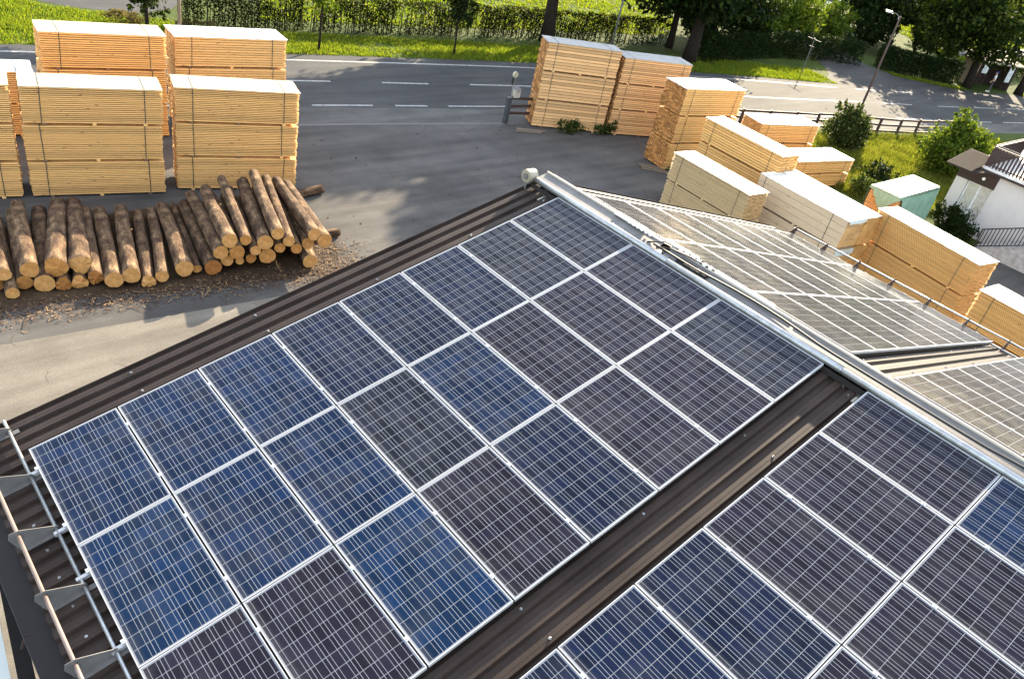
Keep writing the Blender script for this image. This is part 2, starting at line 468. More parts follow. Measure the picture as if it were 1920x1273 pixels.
# side road joining by the bus shelter, path on the lawn
sheet('side_road', [(50.2, 21.5), (53.5, 22.8), (55.3, 24.2), (62.7, 31.6), (90, 51), (94, 50), (67, 30.3), (62.8, 24.6), (62.6, 21.5), (65.4, 18.7), (69, 16.6), (58.8, 18.9), (52.2, 20.6)], .005, ROAD)
sheet('garden_path', [(2.2, 40.2), (1.0, 39.0), (3.0, 37.2), (6.0, 36.1), (8.0, 37.0), (9.5, 39.0), (14, 41), (14, 43.5), (7, 42.2)], .005, ROAD)
sheet('field_path', [(84, 25.6), (92, 24.9), (112, 23.0), (112, 26.2), (100, 27.6), (90, 28.2)], .005, APRON)
# bark litter under and in front of the log pile
m = MB(); rnd = random.Random(5)
sheet('bark_bed', [(-8.2, 15.2), (-8.2, 11.1), (-7.2, 11.2), (-6.3, 10.98), (-5.4, 11.0), (-4.1, 10.86), (-3.3, 10.75), (-2.6, 10.45), (-1.9, 10.35), (-1.2, 10.15), (-.4, 10.2), (.3, 9.95), (1.0, 9.98), (1.6, 9.75), (2.3, 9.95), (2.5, 10.5), (2.9, 11.2), (2.8, 12.5), (3.0, 14.6), (2.6, 15.2)], .014, EARTH)
for i in range(4200):
    if rnd.random() < .75:
        x = rnd.uniform(-7.6, 3.1); yb = 10.75 - .10 * (x + 6) ; y = yb + .12 + rnd.gauss(-.1, .28)
    else:
        x = rnd.gauss(2.4, .6); y = rnd.gauss(10.4, .8)
    L = rnd.uniform(.012, .055) * (1 + (rnd.random() < .06) * 2.5); W = rnd.uniform(.005, .018); a = rnd.uniform(0, 3.14); t = rnd.uniform(-.3, .3)
    z = .02 + rnd.random() * .03
    c, s = math.cos(a) * L, math.sin(a) * L; cx, cy = -math.sin(a) * W, math.cos(a) * W
    m.quad((x - c - cx, y - s - cy, z), (x + c - cx, y + s - cy, z + t * L), (x + c + cx, y + s + cy, z + t * L), (x - c + cx, y - s + cy, z))
chip = NT('bark_chip'); chip.base(chip.ramp(chip.island(), [(0, (.02, .010, .006)), (.7, (.07, .037, .018)), (1, (.24, .15, .07))])); chip.rough(.9)
tag(m.build('bark_litter', chip.mat), 'brown bark chips scattered on the ground before the log pile', 'bark litter', kind='stuff')

# ------------------------------------------------------------------ workshop with the roof
TH = R(14.757); RZ = 7.30
ct, st = math.cos(TH), math.sin(TH)
def RP(side, s, t, h):
    """roof coordinates: s down the slope, t along the ridge, h off the panel plane; side -1 = near slope, 1 = far slope"""
    return (side * (s * ct + h * st), -t, RZ - s * st + h * ct)
ws = empty('workshop_building', (0, 0, 0))
tag(ws, 'long workshop with brown ribbed metal roof carrying the solar panels', 'building')
T0, T1 = -.73, 13.2
def rib_profile(t0, t1):
    """(t,h) trapezoid profile"""
    out = []; t = t0 - .1
    while t < t1:
        out += [(t, -.105), (t + .042, -.105), (t + .045, -.103), (t + .049, -.103), (t + .052, -.105), (t + .092, -.105), (t + .110, -.150), (t + .182, -.150)]; t += .2
    return [(max(t0, min(a, t1)), b) for a, b in out] + [(t1, -.105)]
prof = rib_profile(T0, T1)
for side, nm in ((-1, 'roof_sheet'), (1, 'roof_sheet')):
    m = MB()
    cuts = [.06, 8.86]
    for i in range(len(prof) - 1):
        (ta, ha), (tb, hb) = prof[i], prof[i + 1]
        q = [RP(side, cuts[0], ta, ha), RP(side, cuts[1], ta, ha), RP(side, cuts[1], tb, hb), RP(side, cuts[0], tb, hb)]
        m.quad(*(q if side < 0 else q[::-1]))
        q2 = [RP(side, cuts[0], ta, ha - .012), RP(side, cuts[1], ta, ha - .012), RP(side, cuts[1], tb, hb - .012), RP(side, cuts[0], tb, hb - .012)]
        m.quad(*q2)
    m.quad(RP(side, .06, T0, -.108), RP(side, 8.9, T0, -.108), RP(side, 8.9, T0, -.34), RP(side, .06, T0, -.34))   # verge flashing
    o = m.build(nm, ROOFM, ws)
    # screws with washers on the ribs
    m = MB(); rnd = random.Random(11 + side)
    t = T0 + .148
    while t < T1:
        for s in ([.42, 8.62] if side < 0 else [.9, 8.5]) + [1.9, 3.6, 5.3, 7.0]:
            if rnd.random() < .8:
                a, b = RP(side, s + rnd.uniform(-.02, .02), t, -.107), RP(side, s, t, -.088)
                m.tube([a, Vector(a).lerp(Vector(b), .4), Vector(a).lerp(Vector(b), .41), b], [.016, .016, .009, .009], 6)
        t += .4
    tag(m.build('roof_screw', GALV, o), kind='stuff')
# square cut-out foam fillers and end blocks where the bare strips meet the ridge
m = MB(); m2 = MB()
for t in [5.06, 5.31, 5.56, -.5, -.25]:
    for k in range(2):
        a = RP(-1, .36 - .05 * k, t + .15 + .04 * k, -.145)
        m2.bar(RP(-1, .33, t + .135 + .045 * k, -.142), RP(-1, .45, t + .135 + .045 * k, -.142), .038, .012, up=(-st, 0, ct))
    m.bar(RP(-1, .27, t + .115, -.125), RP(-1, .27, t + .235, -.125), .10, .05, up=(-st, 0, ct))
m2.build('vent_slot', simple('slot_foam', (.42, .40, .34), .8), ws); m.build('ridge_filler', simple('filler_grey', (.13, .12, .10), .8), ws)
# near eave: box gutter, fascia
m = MB()
for t0_, t1_ in ((-.98, 13.4),):
    A = [RP(-1, 8.80, t0_, -.17), RP(-1, 9.09, t0_, -.15), RP(-1, 9.10, t0_, -.19), RP(-1, 9.10, t0_, -.42), RP(-1, 8.86, t0_, -.40)]
    m.prism(A, (0, 0, 0), (0, -(t1_ - t0_), 0))
m.build('gutter_cover', BROWN_DK, ws)
t = .1
while t < 12:
    m = MB(); m.bar(RP(-1, 9.06, t, -.146), RP(-1, 9.16, t, -.30), .025, .008, up=(0, 1, 0)); t += 1.05; m.build('gutter_strap', BROWN, ws)
m = MB()
m.prism([RP(-1, 8.50, -.76, -.62), RP(-1, 8.98, -.76, -.62), RP(-1, 8.98, -.76, -.36), RP(-1, 8.50, -.76, -.36)], (0, 0, 0), (0, .30, 0))
m.build('gutter_end', BROWN, ws)
# far eave gutter
m = MB(); m.prism([RP(1, 8.84, -.8, -.17), RP(1, 9.02, -.8, -.16), RP(1, 9.02, -.8, -.34), RP(1, 8.84, -.8, -.36)], (0, 0, 0), (0, -14.2, 0)); m.build('gutter', BROWN, ws)
# walls
m = MB(); m.box(-8.0, -13.0, 0, 8.0, .35, 4.72); m.prism([(-8, .35, 4.72), (8, .35, 4.72), (0, .35, 6.85)], (0, 0, 0), (0, -13.35, 0)); m.build('wall', simple('rendered_wall', (.30, .27, .23), .9), ws)
# snow guards
def snow_guard(side, tt, t0, t1):
    for (s, h, r, mat) in ((8.455, -.06, .020, GALV), (8.765, .115, .019, COPPER if side < 0 else GALV)):
        m = MB(); rr = random.Random(int(s * 100))
        m.tube([RP(side, s, a, h) for a in (t0, (t0 + t1) / 2, t1)], r, 10)
        m.build('snow_rail', mat, ws, True)
    for t in tt:
        m = MB()
        poly = [RP(side, 8.42, t, -.10), RP(side, 8.82, t, -.10), RP(side, 8.86, t, .10), RP(side, 8.83, t, .175), RP(side, 8.74, t, .165), RP(side, 8.43, t, -.03)]
        m.prism(poly, (0, -.003, 0), (0, .003, 0))
        m.prism([RP(side, 8.36, t, -.102), RP(side, 8.80, t, -.102), RP(side, 8.80, t, -.092), RP(side, 8.36, t, -.092)], (0, 0.003, 0), (0, -.06, 0))
        b = m.build('snow_guard_bracket', GALV_DULL if side < 0 else BROWN, ws)
        m = MB(); m.tube([RP(side, 8.755, t - .022, .06), RP(side, 8.755, t + .028, .06)], .014, 6)
        m.build('bolt', GALV, b)
snow_guard(-1, [-.5 + .868 * k for k in range(13)], -.70, 10.2)
snow_guard(1, [-.05 + .87 * k for k in range(13)], -.10, 11.0)
# ridge cap: rounded lip on the near side, flat top, folded lip on the far side
def extr(name, sec, t0, t1, mat, smooth=False, th=0):
    m = MB(); n = len(sec)
    for a in range(n - 1):
        m.quad((sec[a][0], -t0, sec[a][1]), (sec[a + 1][0], -t0, sec[a + 1][1]), (sec[a + 1][0], -t1, sec[a + 1][1]), (sec[a][0], -t1, sec[a][1]))
    return m.build(name, mat, ws, smooth)
def rcap(t0, t1):
    seg = []
    for k in range(13):
        a = R(250 - k * 20); seg.append((-.235 + .05 * math.cos(a), RZ - .045 + .058 * math.sin(a)))
    for (a, b) in zip([t0 + .004] + [t0 + 2.9 * k for k in range(1, 5)], [t0 + 2.9 * k for k in range(1, 5)] + [t1]):
        m = MB(); m.tube([(-.235, -a, RZ - .045), (-.235, -b + .006, RZ - .045)], .047, 20); m.build('ridge_roll', GALV, ws, True)
    extr('ridge_flashing', [(-.30, RZ - .175), (-.285, RZ - .105)], t0, t1, BROWN_DK)
    extr('ridge_flashing', [(-.19, RZ - .062), (-.155, RZ - .028), (.03, RZ + .018), (.045, RZ + .035)], t0 - .03, 1.95, GALV_DULL)
    extr('ridge_flashing', [(-.19, RZ - .062), (-.155, RZ - .028), (.03, RZ + .018), (.045, RZ + .035)], 2.12, t1, GALV_DULL)
    m = MB()
    for (a, b) in ((t0 - .03, 1.35), (2.10, 4.2), (4.26, 8.2), (8.23, t1)):
        m.tube([(.055, -a, RZ + .035), (.055, -b, RZ + .035)], .020, 10)
    m.build('ridge_lip', CREAM, ws, True)
    extr('ridge_skirt', [(.06, RZ + .03), (.20, RZ - .01), (.31, RZ - .16)], t0, t1, CREAM if 0 else BROWN)
rcap(-.62, 13.2)
# loose comb strip and connectors lying on the opened stretch of the ridge
m = MB()
m.box(.00, -1.55, RZ + .045, .12, -.95, RZ + .062)
for k in range(6):
    y = -1.28 - k * .085
    m.box(-.03, y - .03, RZ + .05, .05, y + .012, RZ + .085)
for k in range(7):
    y = -2.15 - k * .11
    m.box(.03, y - .035, RZ + .05, .075, y + .02, RZ + .085)
m.box(.04, -3.9, RZ + .055, .10, -2.9, RZ + .075)
m.box(.09, -2.55, RZ + .045, .135, -1.95, RZ + .085)
m.build('comb_strip', WHITE, ws)
m = MB(); m.box(-.16, -2.10, RZ - .10, .02, -1.95, RZ - .03)
for y0_, y1_ in ((-2.9, -2.35),): m.box(-.145, y0_, RZ - .018, -.02, y1_, RZ + .012)
m.build('ridge_opening', RUBBER, ws)
m = MB(); rnd = random.Random(3)
pts = [(-.14 + .04 * math.sin(k * .9) + (.0 if k < 14 else .0), -1.9 - k * .28, RZ + .012 + .016 * abs(math.sin(k * 1.7))) for k in range(30)]
pts = [(min(.0, -.135 + max(0, .10 * math.sin(k * .42 - 1.2))), p[1], RZ + .03) for k, p in enumerate(pts)]
m.tube(pts, .016, 7)
m.tube([(-.12, -1.95, RZ), (-.05, -2.15, RZ + .06), (.02, -2.45, RZ + .07), (.06, -2.9, RZ + .06)], .011, 6)
m.tube([(-.10, -1.75, RZ - .02), (-.02, -2.0, RZ + .09), (.07, -2.3, RZ + .07), (.10, -2.7, RZ + .06)], .011, 6)
m.build('cable', RUBBER, ws, True)
m = MB()
m.tube([(-.36, .72, RZ - .02), (-.30, .72, RZ - .02), (-.18, .72, RZ - .02)], [.108, .112, .108], 28); 
o = m.build('ridge_end_cap', simple('cap_metal', (.27, .24, .18), .5, .1), ws)
m = MB(); m.tube([(-.364, .72, RZ - .02), (-.385, .72, RZ - .02)], .05, 16); m.build('cap_hub', GALV_DULL, o)
m = MB(); m.bar((-.34, .72, RZ - .12), (-.34, .70, RZ - .42), .05, .012, up=(1, 0, 0)); m.bar((-.24, .68, RZ - .02), (-.235, .58, RZ - .03), .05, .05); m.build('cap_strap', GALV_DULL, o)
# painted canopy below the gutter
cn = empty('entrance_canopy', (-9.6, -4, 0)); tag(cn, 'pale sheet metal canopy just below the brown gutter', 'canopy')
m = MB()
m.prism([(-8.62, .6, 4.0), (-9.55, -8.0, 4.0), (-12.6, -8.0, 4.12), (-12.6, .6, 4.12)], (0, 0, -.06), (0, 0, 0)); c2 = m.build('canopy_sheet', simple('pale_sheet', (.60, .64, .60), .5, 0, .06, 2), cn)
c2.location = (9.6, 4, 0)
m = MB(); m.prism([(-8.40, .62, 3.96), (-8.55, .62, 3.96), (-9.52, -8.0, 3.96), (-9.37, -8.0, 3.96)], (0, 0, -.14), (0, 0, 0)); c4 = m.build('canopy_shade_strip', BROWN_DK, cn); c4.location = (9.6, 4, 0)  # dark strip standing in for the shaded gap between canopy and roof gutter
m = MB(); m.box(-12.4, -8.0, 0, -12.3, -7.9, 4.05); m.box(-12.4, .4, 0, -12.3, .5, 4.05); c3 = m.build('post', POLE, cn); c3.location = (9.6, 4, 0)

# ------------------------------------------------------------------ solar panels
PW, PL, PT = .99, 1.64, .04
m = MB()
e = .0105
for (a, b, c, d) in ((0, 0, e, PL), (PW - e, 0, PW, PL), (e, 0, PW - e, e), (e, PL - e, PW - e, PL)): m.box(a, b, -PT, c, d, 0.0)
FR_ME = m.mesh('frame', ALU)
m = MB(); m.box(e, e, -.034, PW - e, PL - e, -.003)
CE_ME = m.mesh('cell_sheet', CELLS)
m = MB(); m.box(-.032, -.025, -.012, .014, .025, .004); m.box(-.016, -.012, -.075, -.004, .012, -.012); m.tube([(-.010, 0, .004), (-.010, 0, .011)], .008, 6)
CL_ME = m.mesh('clamp', ALU)
m = MB(); m.box(-.14, -.02, -.085, PW + .02, .02, -.0405)
RL_ME = m.mesh('mounting_rail', ALU)
ORD = ['first', 'second', 'third', 'fourth', 'fifth', 'sixth', 'seventh', 'eighth']
rndp = random.Random(21)
COLS = {'b': ((.0045, .0125, .036), 'blue'), 'n': ((.0050, .0090, .024), 'navy'), 'f': ((.026, .027, .030), 'glare grey'), 'v': ((.0105, .0095, .0175), 'violet black'), 'g': ((.0100, .0120, .021), 'greyish navy'), 'B': ((.0045, .017, .048), 'bright blue')}  # f: grey glare of sky and sun painted into the far-slope cells
PROTO = {}
def panel(side, s_top, t_left, colour, label, group):
    """s_top: slope coordinate of the upper long edge; local x runs up the slope, y along the ridge"""
    r = empty('solar_panel')
    o = Vector(RP(side, s_top + PW, t_left, 0))
    ex = (Vector(RP(side, s_top, t_left, 0)) - o).normalized()
    ey = Vector((0, -1, 0)); ez = ex.cross(ey)
    if ez.z < 0:
        o = Vector(RP(side, s_top + PW, t_left + PL, 0)); ey = -ey; ez = ex.cross(ey)
    M = Matrix((ex, ey, ez)).transposed().to_4x4(); M.translation = o + ez * rndp.uniform(-.0015, .0015)
    r.matrix_world = M
    tag(r, label, 'solar panel', group)
    for nm, me in (('frame', FR_ME), ('cell_sheet', CE_ME)):
        c = link(nm, me, r)
        if nm == 'cell_sheet':
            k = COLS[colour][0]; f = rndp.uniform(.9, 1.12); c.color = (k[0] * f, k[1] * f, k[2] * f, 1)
    for y in (.34, 1.30):
        for nm, me, x in (('clamp', CL_ME, 0), ('mounting_rail', RL_ME, 0)):
            c = link(nm, me, r); c.location = (x, y, 0)
G_, GC_ = .285, .487
AP, BP = 1.01, 1.653
def block(side, g, t0, rows, cols, where):
    for j, (rowname, cc) in enumerate(zip(rows, cols)):
        for i in range(8):
            if cc[i] == '.': continue
            panel(side, g + (7 - i) * AP + .01, t0 + j * BP + .006, cc[i], '%s solar panel, %s from the %s in %s' % (COLS[cc[i]][1], ORD[i], 'gutter' if side < 0 else 'far eave', rowname), where)
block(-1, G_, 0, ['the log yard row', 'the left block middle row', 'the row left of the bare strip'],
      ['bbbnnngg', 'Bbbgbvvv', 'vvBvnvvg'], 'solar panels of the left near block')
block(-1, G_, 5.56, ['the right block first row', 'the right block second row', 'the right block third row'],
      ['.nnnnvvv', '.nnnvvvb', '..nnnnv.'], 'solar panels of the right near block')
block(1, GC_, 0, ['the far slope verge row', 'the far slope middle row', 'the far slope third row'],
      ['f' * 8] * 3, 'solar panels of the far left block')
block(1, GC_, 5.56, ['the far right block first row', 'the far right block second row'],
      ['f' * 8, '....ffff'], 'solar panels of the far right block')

# ------------------------------------------------------------------ lumber packs
def pack_boards(L, W, H, nl, nb, seed, jit=.012, z0=.075, shuffle=False):
    rr = random.Random(seed)
    m = MB()
    p = (H - z0) / nl; bw = W / nb
    lay = rr.uniform(-.004, .004)
    for k in range(nl):
        lo = rr.gauss(0, .006)
        z = z0 + k * p
        for b in range(nb):
            a0 = rr.gauss(0, jit); a1 = rr.gauss(0, jit)
            if shuffle and rr.random() < .2: a0 += rr.uniform(.0, .05)
            y0 = b * bw + rr.uniform(.001, .010) + lo * (b == 0); y1 = (b + 1) * bw - rr.uniform(.001, .010) + lo * (b == nb - 1)
            t = rr.uniform(-.0015, .0015)
            m.box(a0, y0, z + .002 + t, L + a1, y1, z + p - (min(.42 * p, .026) if nl > 13 else .020 if nl > 5 else .010) + t); m.m[-3] = 1; m.m[-1] = 1
    return m
NPACK = [0]
def lumber_stack(A, B, ztop, n, W, nl, nb, wood, cover, words, seed, z_base=0.0, order=None, strap=(.13, .87), cut=None, shuffle=False, film=False):
    ax, ay = A; bx, by = B
    L = math.hypot(bx - ax, by - ay); a = math.atan2(by - ay, bx - ax)
    H = (ztop - .015 - z_base) / n
    names = {1: ['only pack'], 2: ['lower pack', 'upper pack'], 3: ['lowest pack', 'middle pack', 'topmost pack']}[n]
    variants = []
    for k in range(n):
        rr = random.Random(seed * 10 + k)
        r = empty('lumber_pack', (ax + rr.uniform(-.02, .02), ay + rr.uniform(-.02, .02), z_base + k * H), a + rr.uniform(-.004, .004))
        tag(r, words % names[k], 'lumber pack', 'packs of sawn timber stacked in the yard')
        pack_boards(L, W, H, nl if not isinstance(nl, list) else nl[k], nb, seed * 100 + k, shuffle=shuffle).build('boards', [wood, END_ORANGE if shuffle else END_HONEY if wood is WOOD_HONEY else END_PALE], r)
        for f in (.13, .5, .87):
            m = MB(); q = rr.uniform(-.05, .05)
            m.box(L * f - .05 + q, .012, .0, L * f + .05 + q, W - .012, .074)
            m.build('bearer', BEARER if rr.random() < .6 else wood, r)
        for f in strap:
            m = MB(); x = L * f + rr.uniform(-.05, .05); g = .010; w_ = .011; lean = rr.uniform(-.03, .03)
            top = H + (.02 if (k == n - 1 and cover) else .004)
            pts = [(x, -g, .08), (x + lean, -g, top), (x + lean, W + g, top), (x, W + g, .08)]
            for p_, q_ in zip(pts, pts[1:]):
                m.quad((p_[0] - w_, p_[1], p_[2]), (p_[0] + w_, p_[1], p_[2]), (q_[0] + w_, q_[1], q_[2]), (q_[0] - w_, q_[1], q_[2]))
            m.build('strap', STRAP, r)
        if k == n - 1 and cover:
            m = MB(); nx, ny = 26, 5
            for i in range(nx + 1):
                for j in range(ny + 1):
                    e_ = (i in (0, nx)) or (j in (0, ny))
                    m.v.append((-.02 + (L + .04) * i / nx + (rr.uniform(-.012, .012) if i in (0, nx) else 0), -.02 + (W + .04) * j / ny + (rr.uniform(-.008, .008) if j in (0, ny) else 0), H + .006 + rr.uniform(0, .006) + (0 if not e_ else -.008)))
            for i in range(nx):
                for j in range(ny):
                    q = i * (ny + 1) + j; m.f.append((q, q + ny + 1, q + ny + 2, q + 1)); m.m.append(0)
            rim = [i * (ny + 1) for i in range(nx + 1)] + [nx * (ny + 1) + j for j in range(1, ny + 1)] + [i * (ny + 1) + ny for i in range(nx - 1, -1, -1)] + [j for j in range(ny - 1, 0, -1)]
            k0 = len(m.v)
            for q in rim: v = m.v[q]; m.v.append((v[0], v[1], v[2] - rr.uniform(.012, .035)))
            for i in range(len(rim)):
                j = (i + 1) % len(rim); m.f.append((rim[i], rim[j], k0 + j, k0 + i)); m.m.append(0)
            m.build('cover_sheet', cover, r)
        if film and k >= n - 2:
            m = MB(); hz = .16 if k == n - 1 else .3
            for i in range(7):
                y0, y1 = W * i / 7, W * (i + 1) / 7
                d0, d1 = rr.uniform(.02, .05), rr.uniform(.02, .05)
                m.quad((L + d0, y0, H - .01), (L + d1, y1, H - .01), (L + d1 + .02, y1, H - hz * rr.uniform(.6, 1)), (L + d0 + .02, y0, H - hz * rr.uniform(.6, 1)))
            m.build('film_flap', FILM, r)
        NPACK[0] += 1
LS = lumber_stack
LS((0.00, 16.21), (3.61, 15.21), 3.38, 3, 1.15, 18, 8, WOOD_PALE, COVER_WOOD, '%s of pale boards behind the high right end of the log pile', 1)
LS((-4.06, 16.79), (-.48, 16.03), 3.38, 3, 1.12, 18, 8, WOOD_PALE, COVER_WOOD, '%s of pale boards in the stack behind the middle of the log pile', 2)
LS((-8.05, 17.72), (-4.28, 16.86), 3.40, 3, 1.15, 18, 8, WOOD_PALE, COVER_WOOD, '%s of pale front row boards cut by the left picture edge', 3)
LS((-6.4, 21.95), (-2.58, 21.34), 2.21, 2, 1.15, 16, 7, WOOD_PALE, COVER_WHITE, '%s of the low back row stack at the left picture edge', 4)
LS((-2.39, 20.99), (1.38, 20.45), 3.60, 3, 1.25, 16, 7, WOOD_HONEY, COVER_WOOD, '%s of honey boards in the tall back row stack nearest the lawn', 6)
LS((1.99, 21.18), (6.03, 20.67), 3.40, 3, 1.3, 12, 7, WOOD_PALE, COVER_WHITE, '%s of the bright white covered stack in the back row', 7)
LS((17.64, 18.45), (20.98, 16.90), 3.98, 3, 1.05, 9, 7, WOOD_ORANGE, COVER_GREY, '%s of thick orange boards next to the brown gate fence', 8, shuffle=True)
LS((21.15, 16.77), (24.63, 15.44), 3.75, 3, 1.25, 13, 7, WOOD_ORANGE, COVER_GREY, '%s of the reddish stack just right of the stack by the gate fence', 9, shuffle=True)
LS((20.52, 12.50), (24.07, 11.85), 3.80, 3, 1.45, 13, 9, WOOD_HONEY, COVER_WHITE, '%s of the tall honey stack alone at the dark yard corner', 10, shuffle=True)
LS((20.33, 11.01), (19.96, 6.86), 3.10, 3, 1.15, 9, 7, WOOD_HONEY, COVER_WHITE, '%s of the long bright stack behind the grey topped stack', 11)
LS((17.15, 9.88), (16.81, 5.94), 2.30, 2, 1.15, 18, 7, WOOD_GREY, COVER_WOOD, '%s of the grey faced stack nearest the far roof verge', 12)
LS((26.77, 11.97), (30.61, 10.98), 2.00, 2, 1.4, 11, 7, WOOD_HONEY, COVER_WHITE, '%s of the white topped stack left of the pale tipped bush', 13)
LS((25.78, 9.00), (29.73, 8.24), 1.40, 2, 1.5, 7, 7, WOOD_HONEY, COVER_WHITE, '%s of the short stack at the edge of the meadow', 14)
LS((19.16, 7.06), (18.69, 2.89), 2.40, 2, 1.15, 4, 3, WOOD_BEAM, COVER_WHITE, '%s of smooth thick beams facing the far roof slope', 15, strap=(.07, .83), film=True)
LS((20.42, 7.30), (19.90, 2.75), 2.42, 2, .9, 4, 3, WOOD_HONEY, COVER_WHITE, '%s of beams tucked right behind the smooth beam stack', 16, strap=(.1,))
LS((20.85, 2.91), (20.04, -1.31), 2.60, 2, 1.2, 19, 7, WOOD_HONEY, COVER_WHITE, '%s of the long golden stack in front of the white house', 17)
LS((17.93, -2.16), (17.40, -6.3), 2.60, 2, 1.2, 19, 7, WOOD_HONEY, COVER_WHITE, '%s of the stack cut by the right picture edge beside the roof', 18)
LS((24.45, 3.62), (28.35, 3.62), 2.18, 2, 1.25, 16, 6, WOOD_PALE, COVER_WHITE, '%s of the stack under the green tarpaulin', 19)
# green tarpaulin hanging over that stack
def tarp():
    rr = random.Random(4)
    L, W, H = 3.90, 1.25, 2.205
    m = MB(); per = []
    P = [(-.04, -.04), (L + .05, -.04), (L + .05, W + .05), (-.04, W + .05)]
    n = 30
    for k in range(4):
        a, b = P[k], P[(k + 1) % 4]
        for i in range(n):
            t = i / n; per.append((a[0] + (b[0] - a[0]) * t, a[1] + (b[1] - a[1]) * t, k, t))
    rows = 9; idx = []
    for r_ in range(rows):
        row = []
        for (x, y, k, t) in per:
            if k == 0: dr = .16 + 1.45 * min(1, max(0, (t - .08) / .32)) ** .8 if t < .4 else 1.6
            elif k == 3: dr = .12 + .7 * max(0, 1 - abs(t - .55) * 2.2)
            else: dr = 1.55
            if k == 0 and t < .08: dr = .14
            d = dr * r_ / (rows - 1)
            nx, ny = ((0, -1), (1, 0), (0, 1), (-1, 0))[k]
            fold = .035 * math.sin(t * 34 + k * 2 + d * 1.6) * min(1, d * 1.3) + .02 * math.sin(t * 71 + d * 4) * min(1, d)
            fl = .03 * min(1, d * 2) + fold + .05 * d
            row.append(len(m.v)); m.v.append((x + nx * fl, y + ny * fl, H + .012 - d))
        idx.append(row)
    N = len(per)
    for r_ in range(rows - 1):
        for i in range(N):
            j = (i + 1) % N
            m.f.append((idx[r_][i], idx[r_][j], idx[r_ + 1][j], idx[r_ + 1][i])); m.m.append(0)
    m.f.append(tuple(idx[0])); m.m.append(0)
    o = m.build('tarpaulin', TARP, None, True)
    o.location = (24.45, 3.62, 0)
    tag(o, 'green tarpaulin hanging in folds over the stack near the white house', 'tarpaulin')
    m = MB(); m.quad((0, 0, H + .02), (L, 0, H + .02), (L, W, H + .02), (0, W, H + .02)); m.build('white_top_sheet', COVER_WHITE, o)
tarp()
OLDPLANK = wood_mat('old_plank', (.15, .115, .085), (.05, .03, .02))
# loose planks by the two yard stacks
def planks(x, y, rz, n, label, L0):
    r = empty('plank_bundle', (x, y, 0), rz); tag(r, label, 'planks'); rr = random.Random(int(x * 7))
    for k in range(n):
        m = MB(); m.box(0, k * .17, .0, L0 * rr.uniform(.85, 1.1), k * .17 + .11, .05)
        o = m.build('plank', OLDPLANK, r); o.location = (rr.uniform(-.1, .1), 0, .016 + .02 * (k % 2)); o.rotation_euler = (0, 0, rr.uniform(-.04, .04))
planks(16.35, 18.0, R(-25), 3, 'three grey planks lying on the ground by the brown gate fence', 1.4)
planks(19.5, 12.9, R(-42), 4, 'short planks lying at the foot of the tall honey stack', 1.3)

# ------------------------------------------------------------------ logs
LOGS = [
 (-5.98,11.76,.55,.16,-5.46,15.6,.2), (-5.44,11.68,.62,.21,-4.71,15.61,.43), (-4.88,11.59,.62,.27,-3.73,15.41,.40), (-4.34,11.52,.62,.25,-3.34,15.39,.38),
 (-4.06,11.33,.30,.19,-3.1,15.21,.21), (-3.71,11.05,.30,.22,-2.79,14.95,.26), (-3.3,10.99,.38,.22,-2.23,14.84,.29), (-2.93,10.85,.2,.18,-1.81,14.69,.18),
 (-2.59,10.81,.3,.165,-1.44,14.64,.21), (-1.99,10.83,.4,.23,-1.09,14.72,.24), (-1.56,11.03,.2,.12,-.68,14.94,.16), (-1.22,10.79,.3,.23,-.42,14.71,.23),
 (-1.02,10.74,.75,.205,-.22,14.65,.56), (-.8,10.69,1.1,.21,.19,14.55,.74), (-.35,10.67,1.05,.155,.69,14.53,1.05), (.12,10.46,1.0,.22,1.27,14.29,.97),
 (.41,10.31,1.3,.18,1.55,14.15,1.31), (.76,10.31,1.0,.165,1.96,14.13,1.11), (1.48,10.19,1.15,.195,2.31,14.1,.98), (1.77,10.09,.95,.21,2.61,14.0,.86),
 (.98,10.26,.75,.155,2.21,14.06,.66), (1.43,10.43,.75,.175,2.46,14.28,.45), (.57,10.46,.75,.155,1.72,14.29,.73), (-.62,10.61,.75,.21,.3,14.5,.52),
 (-.12,10.54,.75,.15,.89,14.41,.73), (-.19,10.66,.45,.145,.78,14.54,.45), (.25,10.56,.5,.23,1.36,14.4,.35), (-.8,10.83,.42,.175,0.0,14.73,.2),
 (-.45,10.8,.35,.12,.44,14.69,.18), (1.44,10.26,.25,.22,2.62,14.07,.24), (-5.93,11.43,.2,.155,-5.31,15.34,.18), (-5.58,11.74,.25,.19,-4.87,15.6,.2),
 (-5.19,11.54,.25,.235,-4.24,15.42,.25), (-4.79,11.44,.2,.185,-3.81,15.31,.2), (-4.43,11.39,.2,.19,-3.4,15.25,.2), (-6.22,11.81,.5,.18,-5.75,15.73,.25), (-6.1,11.95,.2,.15,-5.5,15.75,.17),
]
